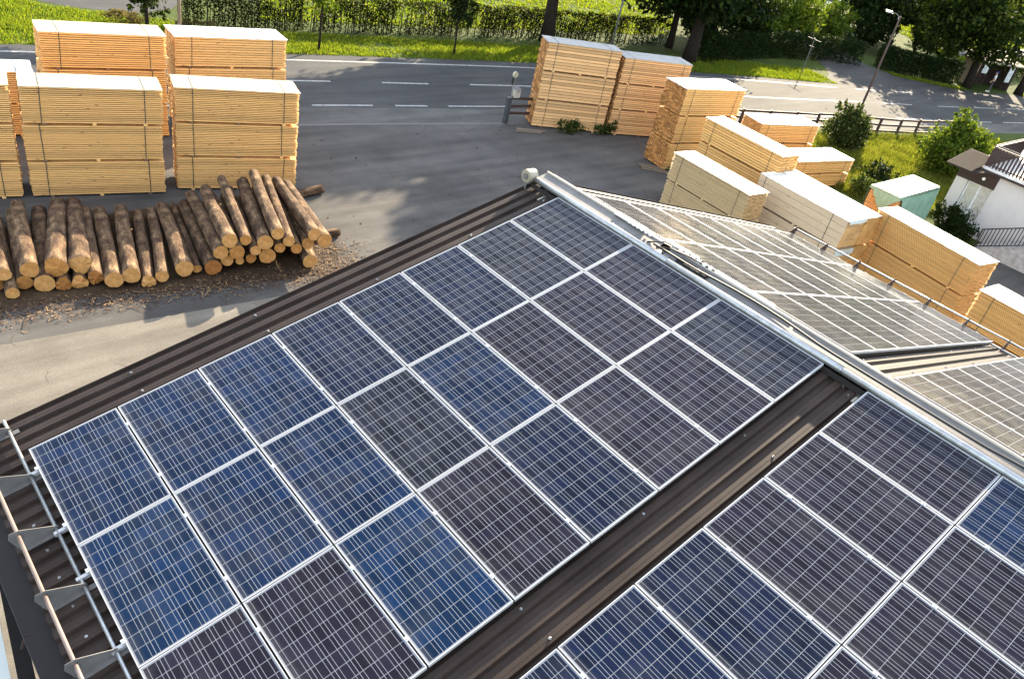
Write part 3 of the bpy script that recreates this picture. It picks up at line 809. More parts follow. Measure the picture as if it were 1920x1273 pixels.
LW = {0: 'thin log in the upper layer at the left picture edge', 1: 'upper layer log beside the left edge with sunlit tip', 2: 'thickest log of the pile with ragged split end', 3: 'second thick ragged log right of the thickest one',
 4: 'log wedged low right of the second ragged log', 5: 'log carrying a small white spot on its bark', 6: 'stout log just right of the white spotted log', 7: 'grey barked log with ragged sunlit tip',
 8: 'slim log ending the low left part of the pile', 9: 'stout log left of a dark gap with orange cut end', 10: 'thinnest short log showing beside the stout orange ended log', 11: 'log with low pale cut end left of the high heap',
 12: 'first log climbing onto the high right heap', 13: 'stout log with bright upper half on the heap', 14: 'long log with dark grey cut end on the heap', 15: 'smooth bright log with large pale cut end on the heap',
 16: 'highest log on top of the heap', 17: 'thin log with dark end under the highest log', 18: 'left of the two bright parallel logs at the right end', 19: 'outermost bright log at the right end of the heap',
 20: 'small log with bright yellow end below the dark ended log', 21: 'shaded orange ended log under the two bright parallel logs', 22: 'orange ended log in the middle layer below the highest log', 23: 'middle layer log below the stout bright log',
 24: 'thin middle layer log left of the large pale cut end', 25: 'small brown log low under the thin middle layer log', 26: 'thick orange log low in the centre of the heap', 27: 'low orange log at the left foot of the heap',
 28: 'tiny orange log peeking out at the foot of the heap', 29: 'dark log at the bottom of the right end on the chips', 30: 'thin ground log with sunlit rim at the far left', 31: 'ground log below the upper log with sunlit tip',
 32: 'large ground log under the thickest log', 33: 'small round ground log between the two big ragged ends', 34: 'ground log with rough lit rim under the second ragged log', 35: 'upper log mostly cut by the left picture edge', 36: 'ground log mostly cut by the left picture edge'}
def log(p, q, r, label, seed, group='logs of the pile in the yard'):
    rr = random.Random(seed)
    p = Vector(p); q = Vector(q); d = (q - p); L = d.length; d.normalize()
    x = d.cross(Vector((0, 0, 1))).normalized(); y = x.cross(d)
    m = MB(); n = 20; ns = 22
    ph = [rr.uniform(0, 6.28) for _ in range(6)]
    bend = rr.uniform(-.04, .04); bend2 = rr.uniform(-.03, .03)
    ragged = label.find('ragged') >= 0
    for i in range(ns + 1):
        t = i / ns
        rad = r * (1 - .16 * t) * (1 + .02 * math.sin(t * 9 + ph[0]))
        for j in range(n):
            a = 2 * math.pi * j / n
            k = 1 + .03 * math.sin(3 * a + ph[1] + t * 2) + .022 * math.sin(7 * a + ph[2] + 14 * t) + .018 * math.sin(11 * a + ph[3] - 23 * t) + rr.uniform(-.022, .022)
            if ragged and t < .05: k *= 1 + .10 * math.sin(a * 3 + ph[4])
            m.v.append((math.cos(a) * rad * k + bend * math.sin(t * 3.14), math.sin(a) * rad * k + bend2 * math.sin(t * 3.14), t * L + (rr.uniform(-.03, .03) if ragged and i == 0 else 0)))
    for i in range(ns):
        for j in range(n):
            m.f.append((i * n + j, i * n + (j + 1) % n, (i + 1) * n + (j + 1) % n, (i + 1) * n + j)); m.m.append(0)
    o = m.build('log', BARK, None, True)
    M = Matrix((x, y, d)).transposed().to_4x4(); M.translation = p; o.matrix_world = M
    tag(o, label, 'log', group)
    for (row, zf) in ((0, -1), (ns, 1)):
        c = MB(); vs_ = [m.v[row * n + j] for j in range(n)]
        c.v = [(v[0] * .992, v[1] * .992, v[2] + zf * .002) for v in vs_]
        if zf < 0 and ragged:
            c.v.append((0, 0, c.v[0][2] - .05)); c.f = [(j, n, (j + 1) % n) for j in range(n)]
        else: c.f = [tuple(range(n))[::-1] if zf < 0 else tuple(range(n))]
        c.m = [0] * len(c.f)
        c.build('cut_end', CUT, o)
    if label.find('stout log just') >= 0 or label.find('stout log with bright') >= 0:
        s = MB(); a = .6
        s.tube([(math.cos(a) * r * .9, math.sin(a) * r * .9, L * .6), (math.cos(a) * r * 1.12, math.sin(a) * r * 1.12, L * .6 + .02)], [.03, .022], 7); s.build('branch_stub', CUT, o)
for i, (a, b, c, r, e_, f_, g) in enumerate(LOGS): log((a, b, max(c, r + .015)), (e_, f_, max(g, r * .86 + .015)), r, LW[i], 300 + i)
log((4.35, 14.72, .17), (.6, 14.1, .17), .15, 'dark bearer log sticking out crosswise behind the heap', 401)
log((3.28, 11.75, .15), (-.3, 12.1, .15), .13, 'red barked bearer log sticking out crosswise near the cut ends', 402)
log((-6.9, 12.4, .12), (-3.0, 12.2, .12), .10, 'bearer log lying crosswise under the left logs', 403)
# small debris on the yard
m = MB(); rr = random.Random(9)
for k in range(70):
    x, y = rr.uniform(3, 17), rr.uniform(9.5, 19)
    s = rr.uniform(.015, .045); a = rr.uniform(0, 6)
    m.box(-s, -s * .5, 0, s, s * .5, s * .4, Matrix.Translation((x, y, .0125)) @ Matrix.Rotation(a, 4, 'Z'))
tag(m.build('yard_crumbs', EARTH), 'scattered bark crumbs on the asphalt yard', 'bark crumbs', kind='stuff')

# ------------------------------------------------------------------ vegetation
from mathutils import noise as MN
def leaf(m, p, s, rr, up=.35, asp=1.8):
    d = Vector((rr.gauss(0, 1), rr.gauss(0, 1), rr.gauss(0, 1) - .25)).normalized()
    n = Vector((rr.gauss(0, 1), rr.gauss(0, 1), rr.gauss(0, 1) + up * 2)).normalized()
    x = d.cross(n)
    if x.length < 1e-3: return
    x.normalize()
    L = s * rr.uniform(.7, 1.3); W = L / asp
    p = Vector(p)
    m.quad(p - d * L * .5, p + x * W * .5 + n * W * .1, p + d * L * .5, p - x * W * .5 + n * W * .1)
def blob_pts(blobs, n, rr, shell=.55):
    """points in the outer shell of ellipsoids (cx,cy,cz,rx,ry,rz), in clumps"""
    tot = sum(b[3] * b[4] * b[5] for b in blobs) ** 1.0
    out = []
    for b in blobs:
        k = max(20, int(n * (b[3] * b[4] * b[5]) / tot))
        ncl = max(6, k // 45)
        cl = []
        for _ in range(ncl):
            v = Vector((rr.gauss(0, 1), rr.gauss(0, 1), rr.gauss(0, 1))).normalized() * (rr.uniform(shell, 1.0))
            cl.append((v, rr.uniform(.10, .24)))
        for _ in range(k):
            v, s = rr.choice(cl)
            q = v + Vector((rr.gauss(0, s), rr.gauss(0, s), rr.gauss(0, s)))
            out.append((b[0] + q.x * b[3], b[1] + q.y * b[4], b[2] + q.z * b[5]))
    return out
def tree(name, x, y, blobs, n, lsize, mat, label, cat, trunk=None, seed=1, group=None, zmin=.15, shell=.55, limbs=True):
    rr = random.Random(seed)
    r = empty(name, (x, y, 0)); tag(r, label, cat, group)
    m = MB()
    for p in blob_pts(blobs, n, rr, shell):
        if p[2] > zmin: leaf(m, p, lsize, rr)
    if cat == 'bush':
        for b in blobs[:6]:
            for _ in range(7):
                a = rr.uniform(0, 6.28); e_ = rr.uniform(.2, 1.3); q0 = Vector((b[0] + math.cos(a) * math.cos(e_) * b[3], b[1] + math.sin(a) * math.cos(e_) * b[4], b[2] + math.sin(e_) * b[5]))
                dv = (q0 - Vector(b[:3])).normalized() + Vector((0, 0, .5)); ln = rr.uniform(.15, .38) * b[3]
                for k in range(16):
                    p = q0 + dv * ln * k / 15 + Vector((rr.gauss(0, .04), rr.gauss(0, .04), rr.gauss(0, .04)))
                    if p.z > zmin: leaf(m, p, lsize, rr)
    m.build('crown', mat, r)
    if trunk:
        h, r0, lx, ly = trunk
        m = MB()
        pts = [(lx * (k / 6) ** 1.5 + rr.uniform(-.03, .03) * h * .2, ly * (k / 6) ** 1.5, h * k / 6) for k in range(7)]
        m.tube(pts, [r0 * (1.35 - .2 * min(k, 1)) * (1 - k * .09) for k in range(7)], 10)
        if limbs:
            for b in blobs[:9]:
                t = rr.uniform(.5, .95); k = min(5, int(t * 6)); s = Vector(pts[k]).lerp(Vector(pts[k + 1]), t * 6 - k) if k < 6 else Vector(pts[6])
                e_ = Vector(b[:3]); mid = s.lerp(e_, .5) + Vector((rr.uniform(-.2, .2), rr.uniform(-.2, .2), .15)) * (e_ - s).length * .3
                m.tube([s, mid, e_], [r0 * .38, r0 * .24, r0 * .08], 6, False)
        m.build('trunk', TRUNK, r, True)
    return r
def hedge(name, line, width, h, n, lsize, mat, label, seed, gap=.0, stems=0, top_boost=0):
    rr = random.Random(seed)
    r = empty(name, (line[0][0], line[0][1], 0)); tag(r, label, 'hedge')
    ox, oy = line[0]
    segs = []
    for a, b in zip(line, line[1:]): segs.append((a, b, math.hypot(b[0] - a[0], b[1] - a[1])))
    tot = sum(s[2] for s in segs)
    def at(d):
        for a, b, L in segs:
            if d <= L: break
            d -= L
        t = min(1, d / L); tx, ty = (b[0] - a[0]) / L, (b[1] - a[1]) / L
        return a[0] + (b[0] - a[0]) * t - ox, a[1] + (b[1] - a[1]) * t - oy, -ty, tx
    m = MB(); c = 0
    while c < n:
        d = rr.uniform(0, tot); x, y, nx, ny = at(d)
        zz = rr.random() ** (.8 - top_boost) ; s = rr.uniform(-1, 1)
        if rr.random() < .6: s = math.copysign(rr.uniform(.6, 1.05), s)
        hh = h * (1 + .05 * MN.noise(Vector((d * .6, seed, 0))) * 2 + .03 * MN.noise(Vector((d * 2.1, seed, 3))) * 2)
        z = zz * hh
        if gap and MN.noise(Vector((d * 1.1, z * .55, seed * 3.1))) + .35 * MN.noise(Vector((d * 5, z * .8, seed))) > .42 - gap and z < hh * .9 and rr.random() < .92: c += 1; continue
        wv = width * .5 * (1 - .12 * (zz > .9))
        leaf(m, (x + nx * s * wv, y + ny * s * wv, z), lsize, rr, .2); c += 1
    m.build('foliage', mat, r)
    if stems:
        m = MB()
        for k in range(stems):
            d = tot * (k + rr.uniform(.1, .9)) / stems; x, y, nx, ny = at(d); s = rr.uniform(-.3, .3)
            m.tube([(x + nx * s, y + ny * s, 0), (x + nx * s + rr.uniform(-.08, .08), y + ny * s, h * .5), (x + nx * s + rr.uniform(-.15, .15), y + ny * s, h * .92)], [.028, .02, .01], 5, False)
        tag(m.build('stems', TRUNK, r), kind='stuff')
    return r
def grass(name, poly, n, h, w_, mat, label, seed, dens=None, cat='grass', z=.0):
    rr = random.Random(seed); m = MB()
    xs_ = [p[0] for p in poly]; ys_ = [p[1] for p in poly]
    def inside(x, y):
        c = False
        for i in range(len(poly)):
            a, b = poly[i], poly[i - 1]
            if (a[1] > y) != (b[1] > y) and x < (b[0] - a[0]) * (y - a[1]) / (b[1] - a[1]) + a[0]: c = not c
        return c
    k = 0; tries = 0
    while k < n and tries < n * 8:
        tries += 1
        x, y = rr.uniform(min(xs_), max(xs_)), rr.uniform(min(ys_), max(ys_))
        if not inside(x, y): continue
        f = .5 + MN.noise(Vector((x * .9, y * .9, seed))) * .9 + MN.noise(Vector((x * .25, y * .25, seed + 5))) * .6
        if rr.random() > max(.12, min(1, f + .35)): continue
        a = rr.uniform(0, 6.28); hh = h * rr.uniform(.5, 1.3) * (.75 + max(0, f) * .5); ww = w_ * rr.uniform(.7, 1.3)
        lx, ly = rr.gauss(0, .35) * hh, rr.gauss(0, .35) * hh
        dx, dy = math.cos(a) * ww, math.sin(a) * ww
        n0 = len(m.v); m.v += [(x - dx, y - dy, z), (x + dx, y + dy, z), (x + lx, y + ly, z + hh)]; m.f.append((n0, n0 + 1, n0 + 2)); m.m.append(0); k += 1
    return tag(m.build(name, mat), label, cat, kind='stuff')
vg = off(FAR, -.98); vb = off(FAR, -4.6)
seg = lambda L, a, b: [p for p in L if a < p[0] < b]
grass('verge_grass', seg(vg, -12, 52.5) + list(reversed(seg(vb, -12, 53))), 72000, .13, .028, BLADE, 'sunlit grass strip between road and hedge', 1)
grass('lawn_grass', [(-14, 33.5), (7, 33), (7.4, 35), (5, 36), (2.2, 37), (.5, 39), (-14, 45)], 42000, .13, .03, BLADE, 'bright lawn behind the stacks at the upper left', 2)
grass('field_grass', [(12, 35.2), (46, 32.6), (60, 45), (20, 50)], 26000, .14, .06, BLADE, 'sunlit lawn beyond the clipped hedge', 3)
grass('meadow_grass', [(29.3, 10), (29.5, 15.4), (36.5, 13.9), (47, 10.9), (53, 9.6), (50, 4.5), (36, 4.2), (31.2, 4.4), (28.8, 6.5)], 80000, .30, .022, BLADE_DRY, 'long yellow green meadow grass between stacks and road fence', 4)
grass('far_verge_grass', [(62.9, 22.6), (68, 17.6), (66.5, 17.9), (62.3, 21.6)], 5000, .14, .035, BLADE, 'grass sliver at the foot of the hedge by the bus shelter', 6)
grass('far_verge_grass', [(74.8, 15.6), (84, 13.4), (84, 12.5), (74.5, 14.6)], 5000, .14, .035, BLADE, 'grass sliver right of the bus shelter', 7)
grass('far_field_grass', [(82, 21.8), (110, 18), (110, 23), (84, 25.4)], 12000, .2, .07, BLADE, 'sunlit meadow behind the bus shelter', 8)
grass('far_field_grass', [(84, 28.5), (112, 26.5), (120, 40), (90, 36)], 9000, .2, .08, BLADE, 'meadow beyond the pale field path', 9)
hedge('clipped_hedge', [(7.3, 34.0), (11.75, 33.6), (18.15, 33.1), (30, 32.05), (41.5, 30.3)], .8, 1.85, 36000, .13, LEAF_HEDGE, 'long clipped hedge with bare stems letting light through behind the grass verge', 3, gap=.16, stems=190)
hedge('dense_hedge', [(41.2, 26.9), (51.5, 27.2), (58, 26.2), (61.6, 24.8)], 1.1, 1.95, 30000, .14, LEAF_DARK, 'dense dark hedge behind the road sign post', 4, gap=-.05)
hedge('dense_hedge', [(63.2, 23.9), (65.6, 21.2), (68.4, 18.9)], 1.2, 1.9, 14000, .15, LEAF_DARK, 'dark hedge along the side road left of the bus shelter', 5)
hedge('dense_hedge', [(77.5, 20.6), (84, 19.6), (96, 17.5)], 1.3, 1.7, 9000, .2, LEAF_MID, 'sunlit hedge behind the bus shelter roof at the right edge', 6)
# street trees; their tall crowns shade the road and the yard
def crown(cx, cy, z0, z1, rad, k, seed, flat=1.0):
    rr = random.Random(seed); out = []
    for i in range(k):
        t = (i + .5) / k; a = i * 2.4 + rr.uniform(-.4, .4); z = z0 + (z1 - z0) * (t * .85 + .08)
        q = math.sin(math.pi * (t * .8 + .14)) ** .7 * rad
        d = q * rr.uniform(.45, .75); s = q * rr.uniform(.42, .58)
        out.append((cx + math.cos(a) * d, cy + math.sin(a) * d, z, s, s, s * .8 * flat))
    out.append((cx, cy, (z0 + z1) / 2, rad * .5, rad * .5, (z1 - z0) * .4))
    return out
tree('broadleaf_tree', 30.5, 31.3, crown(.6, .2, 4.4, 13.7, 5.4, 16, 1), 30000, .48, LEAF_MID, 'thick dark trunk rising in front of the clipped hedge above the gate stack', 'tree', (7.5, .40, -.3, .4), 11, 'large trees along the road')
tree('broadleaf_tree', 40.2, 26.7, crown(-.4, 1.4, 2.4, 16.0, 5.8, 20, 2), 38000, .50, LEAF_DARK, 'leaning forked dark tree right behind the reddish stack', 'tree', (7, .42, .5, .3), 12, 'large trees along the road')
tree('broadleaf_tree', 41.6, 29.7, crown(.6, .6, 1.3, 12.5, 5.0, 17, 3), 21000, .40, LEAF_DARK, 'slimmer dark trunk standing left of the leaning forked tree', 'tree', (6, .24, .4, .6), 13, 'large trees along the road')
tree('broadleaf_tree', 49.5, 31.8, crown(.0, 0, 1.0, 9.5, 4.8, 16, 4), 18000, .40, LEAF_DARK, 'dark leafed tree behind the dense hedge at the top edge', 'tree', (5, .26, .2, .2), 14, 'large trees along the road')
tree('broadleaf_tree', 69.1, 18.0, crown(-.4, 1.6, 2.7, 9.5, 5.2, 16, 5), 15000, .40, LEAF_MID, 'broad leafy tree beside the bus shelter with dappled shade on the road', 'tree', (6, .34, .6, 1.0), 15, 'large trees along the road')
tree('broadleaf_tree', 74.7, 15.5, crown(1.2, 1.0, 4.2, 11.5, 4.8, 14, 6), 13000, .42, LEAF_MID, 'trunk at the right picture edge just past the bus shelter', 'tree', (6, .32, .3, .3), 16, 'large trees along the road')
tree('drooping_tree', 74.5, 30.8, crown(0, 0, 1.0, 10, 5.0, 18, 7, .7), 18000, .38, LEAF_DARK, 'dark drooping tree over the side road behind the tall street lamp', 'tree', (8, .25, 0, 0), 17)
tree('leafy_bush', 76.5, 25.3, crown(0, 0, .5, 4.6, 2.9, 9, 8), 7000, .34, LEAF_TIPS, 'large leaved bush rising above the hedge left of the broad tree', 'bush', (2.5, .1, 0, 0), 18)
tree('leafy_bush', 58.5, 31.0, crown(0, 0, .3, 5.0, 3.3, 11, 9), 11000, .26, LEAF_BRIGHT, 'bright sunlit bush rising behind the dense hedge', 'bush', (2.2, .1, 0, 0), 19)
tree('leafy_bush', 65.0, 30.6, crown(0, 0, .3, 3.8, 2.6, 9, 10), 7500, .24, LEAF_BRIGHT, 'lower sunlit bush at the end of the dense hedge', 'bush', None, 20)
tree('leafy_bush', 53.2, 30.4, crown(0, 0, .3, 3.3, 2.2, 8, 24), 5500, .25, LEAF_BRIGHT, 'yellow green bush right of the dark tree at the top edge', 'bush', None, 34)
tree('broadleaf_tree', 84, 38, crown(0, 0, 2, 10, 5, 12, 25), 10000, .45, LEAF_DARK, 'dark tree hiding the parked white car', 'tree', (6, .3, 0, 0), 35, 'large trees along the road')
tree('broadleaf_tree', 95, 31.5, crown(0, 0, 1.6, 9, 4.6, 12, 26), 8500, .45, LEAF_MID, 'tree behind the broad leafy tree at the top right', 'tree', (6, .3, 0, 0), 36, 'large trees along the road')
tree('leafy_bush', 69.5, 28.4, crown(0, 0, .2, 3.6, 2.2, 9, 29), 5500, .24, LEAF_DARK, 'dark bush at the corner of the side road before the drooping tree', 'bush', None, 39)
tree('leafy_bush', 46.5, 30.4, crown(0, 0, .2, 3.2, 2.4, 9, 30), 6500, .24, LEAF_DARK, 'dark bush filling the gap behind the left end of the dense hedge', 'bush', None, 41)
# young trees on the verge
tree('young_tree', 12.88, 30.04, crown(0, 0, 1.75, 5.2, 1.15, 9, 11), 3200, .17, LEAF_BRIGHT, 'young tree with slim pale trunk beside the back right stack', 'tree', (4.5, .055, .1, 0), 21, 'young trees on the verge')
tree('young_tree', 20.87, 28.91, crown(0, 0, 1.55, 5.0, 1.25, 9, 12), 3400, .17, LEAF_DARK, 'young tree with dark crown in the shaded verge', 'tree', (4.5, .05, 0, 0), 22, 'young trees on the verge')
tree('young_tree', 4.9, 31.9, crown(0, .3, .7, 5.6, 1.5, 12, 13), 5200, .18, LEAF_MID, 'dense young tree between the two tall back row stacks', 'tree', (4.5, .09, 0, 0), 23, 'young trees on the verge')
tree('dry_shrub', 4.6, 34.2, [(0, 0, .35, .9, .6, .4), (.8, .2, .3, .6, .5, .35)], 1500, .12, LEAF_DRY, 'low brownish shrub on the lawn behind the tall back row stack', 'shrub', None, 24)
tree('dry_shrub', 7.4, 33.0, [(0, 0, .3, .7, .4, .35), (1.0, 0, .25, .7, .4, .3)], 1300, .11, LEAF_DRY, 'reddish brown shrub at the start of the clipped hedge', 'shrub', None, 25)
tree('meadow_bush', 35.4, 11.8, [(0, 0, 1.0, 1.0, 1.0, .95), (.3, -.3, 1.7, .75, .7, .65), (-.3, .3, 2.0, .4, .4, .5), (.6, -.5, .8, .7, .7, .8)], 8000, .17, LEAF_TIPS, 'leafy bush with pale tips by the road fence', 'bush', None, 26)
tree('meadow_bush', 39.3, 7.3, [(0, 0, 1.2, 1.5, 1.4, 1.15), (.4, -.2, 2.2, 1.1, 1.0, .85), (.9, -.7, 1.6, .9, .9, .8), (.5, .3, 2.9, .5, .5, .5)], 15000, .19, LEAF_BRIGHT, 'big round bush with glowing yellow green top behind the house', 'bush', None, 27)
tree('low_bush', 29.9, 7.3, [(0, 0, .35, .9, .7, .5)], 1600, .13, LEAF_TIPS, 'low leafy bush between short stack and tarpaulin', 'bush', None, 28)
tree('low_bush', 32.4, 8.0, [(0, 0, .45, .8, .7, .5), (.5, -.3, .5, .5, .5, .4)], 1900, .13, LEAF_DARK, 'dark round bush behind the low leafy bush', 'bush', None, 29)
tree('low_bush', 29.9, 2.9, [(0, 0, .6, .7, .6, .65), (-.2, -.6, .5, .55, .5, .5), (.2, .5, .7, .5, .5, .5)], 3600, .13, LEAF_DARK, 'dark pine like bush at the white house door', 'bush', None, 30)
for k, (x, y, s, lb) in enumerate([(19.1, 17.3, .75, 'weeds growing at the middle of the gate stack foot'), (20.9, 16.7, .75, 'weeds between the gate stack and the reddish stack'), (20.9, 12.3, .28, 'tuft of grass under the corner of the tall honey stack')]):
    tree('weed_clump', x, y, [(0, 0, s * .5, s, s * .5, s * .6), (s * .5, .1, s * .4, s * .6, s * .4, s * .5)], 900, .13, LEAF_TIPS, lb, 'weeds', None, 31 + k, 'weeds at the stack feet', zmin=.0, shell=.1)
tree('meadow_tuft', 42.6, 9.9, [(0, 0, .35, .7, .5, .45), (.9, -.3, .3, .7, .5, .4)], 1500, .16, LEAF_MID, 'darker tall tuft in the meadow grass', 'weeds', None, 40, zmin=0, shell=.1)

# ------------------------------------------------------------------ fence, posts, lamps
def rail_fence(name, pts, label, h=1.05, rails=(.25, .62, 1.0), brd=(.12, .055), group=None):
    r = empty(name, (pts[0][0], pts[0][1], 0)); tag(r, label, 'fence', group)
    ox, oy = pts[0]
    rr = random.Random(len(label))
    for i, p in enumerate(pts):
        m = MB(); m.bar((p[0] - ox, p[1] - oy, 0), (p[0] - ox + rr.uniform(-.04, .04), p[1] - oy, h + rr.uniform(0, .05)), .13, .13); m.build('post', FENCEWOOD, r)
    for z in rails:
        for a, b in zip(pts, pts[1:]):
            m = MB(); m.bar((a[0] - ox, a[1] - oy - .06, z + rr.uniform(-.03, .03)), (b[0] - ox, b[1] - oy - .06, z + rr.uniform(-.03, .03)), brd[1], brd[0]); m.build('rail', FENCEWOOD, r)
    return r
rail_fence('rail_fence', [(27.0, 16.9), (28.9, 16.42), (31.2, 15.82), (33.2, 15.3), (35.2, 14.77), (36.9, 14.25), (38.7, 13.8), (40.4, 13.3), (41.85, 12.7), (43.5, 12.15), (45.2, 11.72), (47.05, 11.3), (49.2, 10.87)], 'low brown post and rail fence between the meadow and the road')
rail_fence('gate_fence', [(16.75, 19.3), (18.3, 18.95), (19.9, 18.6)], 'dark red brown three board fence beside the gate post', 1.2, (.42, .78, 1.14), (.13, .05))
rail_fence('rail_fence', [(-4.5, 24.6), (-1.5, 24.3), (1.5, 23.95), (3.2, 23.7), (4.9, 23.5)], 'brown fence glimpsed between the two tall back row stacks', 1.15, (.4, .75, 1.1), (.13, .05))
g = empty('gate_post', (16.5, 19.08, 0)); tag(g, 'dark steel gate post with a thin pole at the yard entrance', 'gate post')
m = MB(); m.box(-.10, -.09, 0, .10, .09, 1.22); m.box(-.12, -.11, 1.22, .12, .11, 1.25); m.build('post', simple('dark_grey_steel', (.06, .065, .07), .5, .3), g)
m = MB(); m.tube([(.10, .02, 1.22), (.12, .03, 2.2)], .03, 10); m.build('pole', GALV, g)
m = MB(); m.tube([(.12, .0, 2.28), (.12, .075, 2.28)], .14, 18); o = m.build('reflector', simple('old_mirror', (.45, .42, .30), .3, .2), g)
m = MB(); m.box(.0, -.02, 1.85, .05, .07, 2.16); m.build('sensor_box', RUBBER, g)
lb = empty('letter_box', (16.98, 19.22, 1.19)); tag(lb, 'grey metal letter box sitting on the brown gate fence', 'letter box')
m = MB(); m.box(-.17, -.13, 0, .17, .13, .38); m.build('box', simple('letterbox_paint', (.44, .40, .33), .5, .1), lb)
m = MB(); m.prism([(-.19, -.17, .38), (.19, -.17, .38), (.19, .15, .43), (-.19, .15, .43)], (0, 0, 0), (0, 0, .02)); m.build('lid', GALV_DULL, lb)
m = MB(); m.box(-.10, -.134, .28, .10, -.13, .30); m.build('slot', RUBBER, lb)
sl = empty('street_lamp', (43.77, 15.08, 0)); tag(sl, 'tall dark wooden street lamp pole standing at the meadow fence', 'street lamp', 'street lamps')
m = MB(); m.tube([(0, 0, 0), (.0, .0, 3), (.0, 0, 6.4)], [.085, .07, .05], 10); m.build('pole', WOODPOLE, sl, True)
m = MB(); m.tube([(0, 0, 6.3), (-.12, .25, 6.5), (-.3, .6, 6.52)], .025, 7); m.build('arm', GALV_DULL, sl)
m = MB(); m.prism([(-.20, .5, 6.5), (-.12, .54, 6.5), (-.24, .92, 6.5), (-.36, .86, 6.5)], (0, 0, -.05), (0, 0, .06)); m.build('lamp_head', WHITE, sl)
l2 = empty('street_lamp', (35.6, 30.0, 0)); tag(l2, 'slender grey lamp pole in front of the clipped hedge behind the gate stack', 'street lamp', 'street lamps')
m = MB(); m.tube([(0, 0, 0), (0, 0, 4), (0, 0, 7.4)], [.07, .055, .04], 8); m.build('pole', POLE, l2, True)
m = MB(); m.tube([(0, 0, 7.3), (-.1, -.5, 7.6), (-.2, -1.1, 7.62)], .03, 6); m.build('arm', POLE, l2)
m = MB(); m.box(-.32, -1.6, 7.56, -.12, -1.05, 7.68); m.build('lamp_head', WHITE, l2)
l3 = empty('wooden_pole', (6.1, 31.1, 0)); tag(l3, 'brownish pole rising behind the bright covered back stack', 'pole')
m = MB(); m.tube([(0, 0, 0), (0, 0, 5.5)], [.09, .07], 9); m.build('pole', simple('old_pole', (.20, .14, .09), .8), l3)
tp = empty('sign_post', (50.18, 23.33, 0), R(-14)); tag(tp, 'road sign post seen edge on with two thin plates before the dense hedge', 'road sign')
m = MB(); m.tube([(0, 0, 0), (0, 0, 2.62)], .035, 8); m.build('pole', GALV_DULL, tp)
m = MB(); m.box(-.05, -.72, 2.50, -.03, .62, 2.545); m.build('direction_plate', GALV_DULL, tp)
m = MB(); m.box(-.05, -.24, 2.0, -.03, .24, 2.04); m.build('sign_plate', GALV_DULL, tp)

# ------------------------------------------------------------------ white house at the right
hs = empty('white_house', (31.0, 0, 0)); tag(hs, 'white plastered house with glazed door, pent roof and dark balcony', 'house')
m = MB()
m.box(0, 3.43, 0, .25, 3.97, 2.3); m.box(0, -9, 0, 7, 2.24, 3.0); m.box(.25, 2.25, 0, 7, 3.97, 2.98); m.build('wall', PLASTER, hs)
m = MB(); m.box(-.035, 2.245, 2.3, .24, 3.97, 2.99)
for k in range(5): m.box(-.05, 2.245, 2.32 + k * .135, -.034, 3.97, 2.44 + k * .135)
m.build('fascia_boards', DARKWOOD, hs)
m = MB(); m.tube([(-.05, 2.82, 2.62), (-.11, 2.82, 2.62)], .07, 12); m.build('wall_lamp', WHITE, hs)
d = m = MB()
for (y0, y1) in ((2.25, 2.33), (2.79, 2.88), (3.35, 3.42)): m.box(.12, y0, .02, .19, y1, 2.28)
for z0_, z1_ in ((.02, .10), (.52, .58), (2.22, 2.28)):
    for (y0, y1) in ((2.33, 2.79), (2.88, 3.35)): m.box(.122, y0, z0_, .188, y1, z1_)
do = m.build('door', simple('white_door_frame', (.62, .62, .60), .5), hs)
for (y0, y1) in ((2.33, 2.79), (2.88, 3.35)):
    m = MB(); m.box(.15, y0, .58, .16, y1, 2.22); m.build('pane', CURTAIN, do)
    m = MB(); m.box(.14, y0, .10, .165, y1, .52); m.build('panel', simple('door_panel', (.30, .31, .30), .4, 0, .5, 9), do)
    m = MB()
    yc = (y0 + y1) / 2
    pts = [(.146, yc - .15, .72), (.146, yc - .17, 1.0), (.146, yc - .10, 1.18), (.146, yc, 1.36), (.146, yc + .10, 1.18), (.146, yc + .17, 1.0), (.146, yc + .15, .72)]
    m.tube(pts, .012, 5)
    for z in (.75, .84, .93): m.tube([(.146, yc - .13, z), (.146, yc - .04, z + .05), (.146, yc + .05, z - .02), (.146, yc + .13, z + .03)], .014, 5)
    m.build('curtain_pattern', simple('curtain_lace', (.20, .19, .17), .7), do)
m = MB(); m.box(.02, 2.76, 1.0, .11, 2.78, 1.14); m.build('handle', GALV, do)
m = MB()
q = [(-1.35, 4.3, 2.92), (-1.35, -9, 2.92), (1.2, -9, 3.5), (1.2, 4.3, 3.5)]
rr = random.Random(8)
m.prism([(-1.30, 4.25, 2.93), (-1.30, 3.12, 2.93), (1.1, 3.12, 3.30), (1.1, 4.25, 3.30)], (0, 0, 0), (0, 0, .07))
for a in range(13):
    for b in range(8):
        x0 = -1.33 + a * .185; z0_ = 2.93 + (x0 + 1.3) * .154 + .07
        y0 = 3.10 + b * .145 + rr.uniform(-.01, .01)
        m.quad((x0, y0, z0_ + .02), (x0 + .2, y0, z0_ + .035), (x0 + .2, y0 + .14, z0_ + .035), (x0, y0 + .14, z0_ + .02 + rr.uniform(0, .012)))
ro = m.build('roof', TILE, hs)
m = MB(); m.prism([(-1.32, 3.12, 2.90), (.02, 3.12, 3.0), (.02, -9, 3.0), (-.25, -9, 2.96), (-.25, 2.6, 2.96)], (0, 0, 0), (0, 0, .05)); m.build('eave_boards', TILE, hs)
bl = MB(); bl.box(-.1, -9, 3.03, 5.0, 3.1, 3.14); bal = bl.build('balcony', simple('terrace_floor', (.62, .60, .57), .7), hs)
m = MB()
A_ = (.05, 3.05); B_ = (.05, -8.0); C_ = (4.2, 3.05)
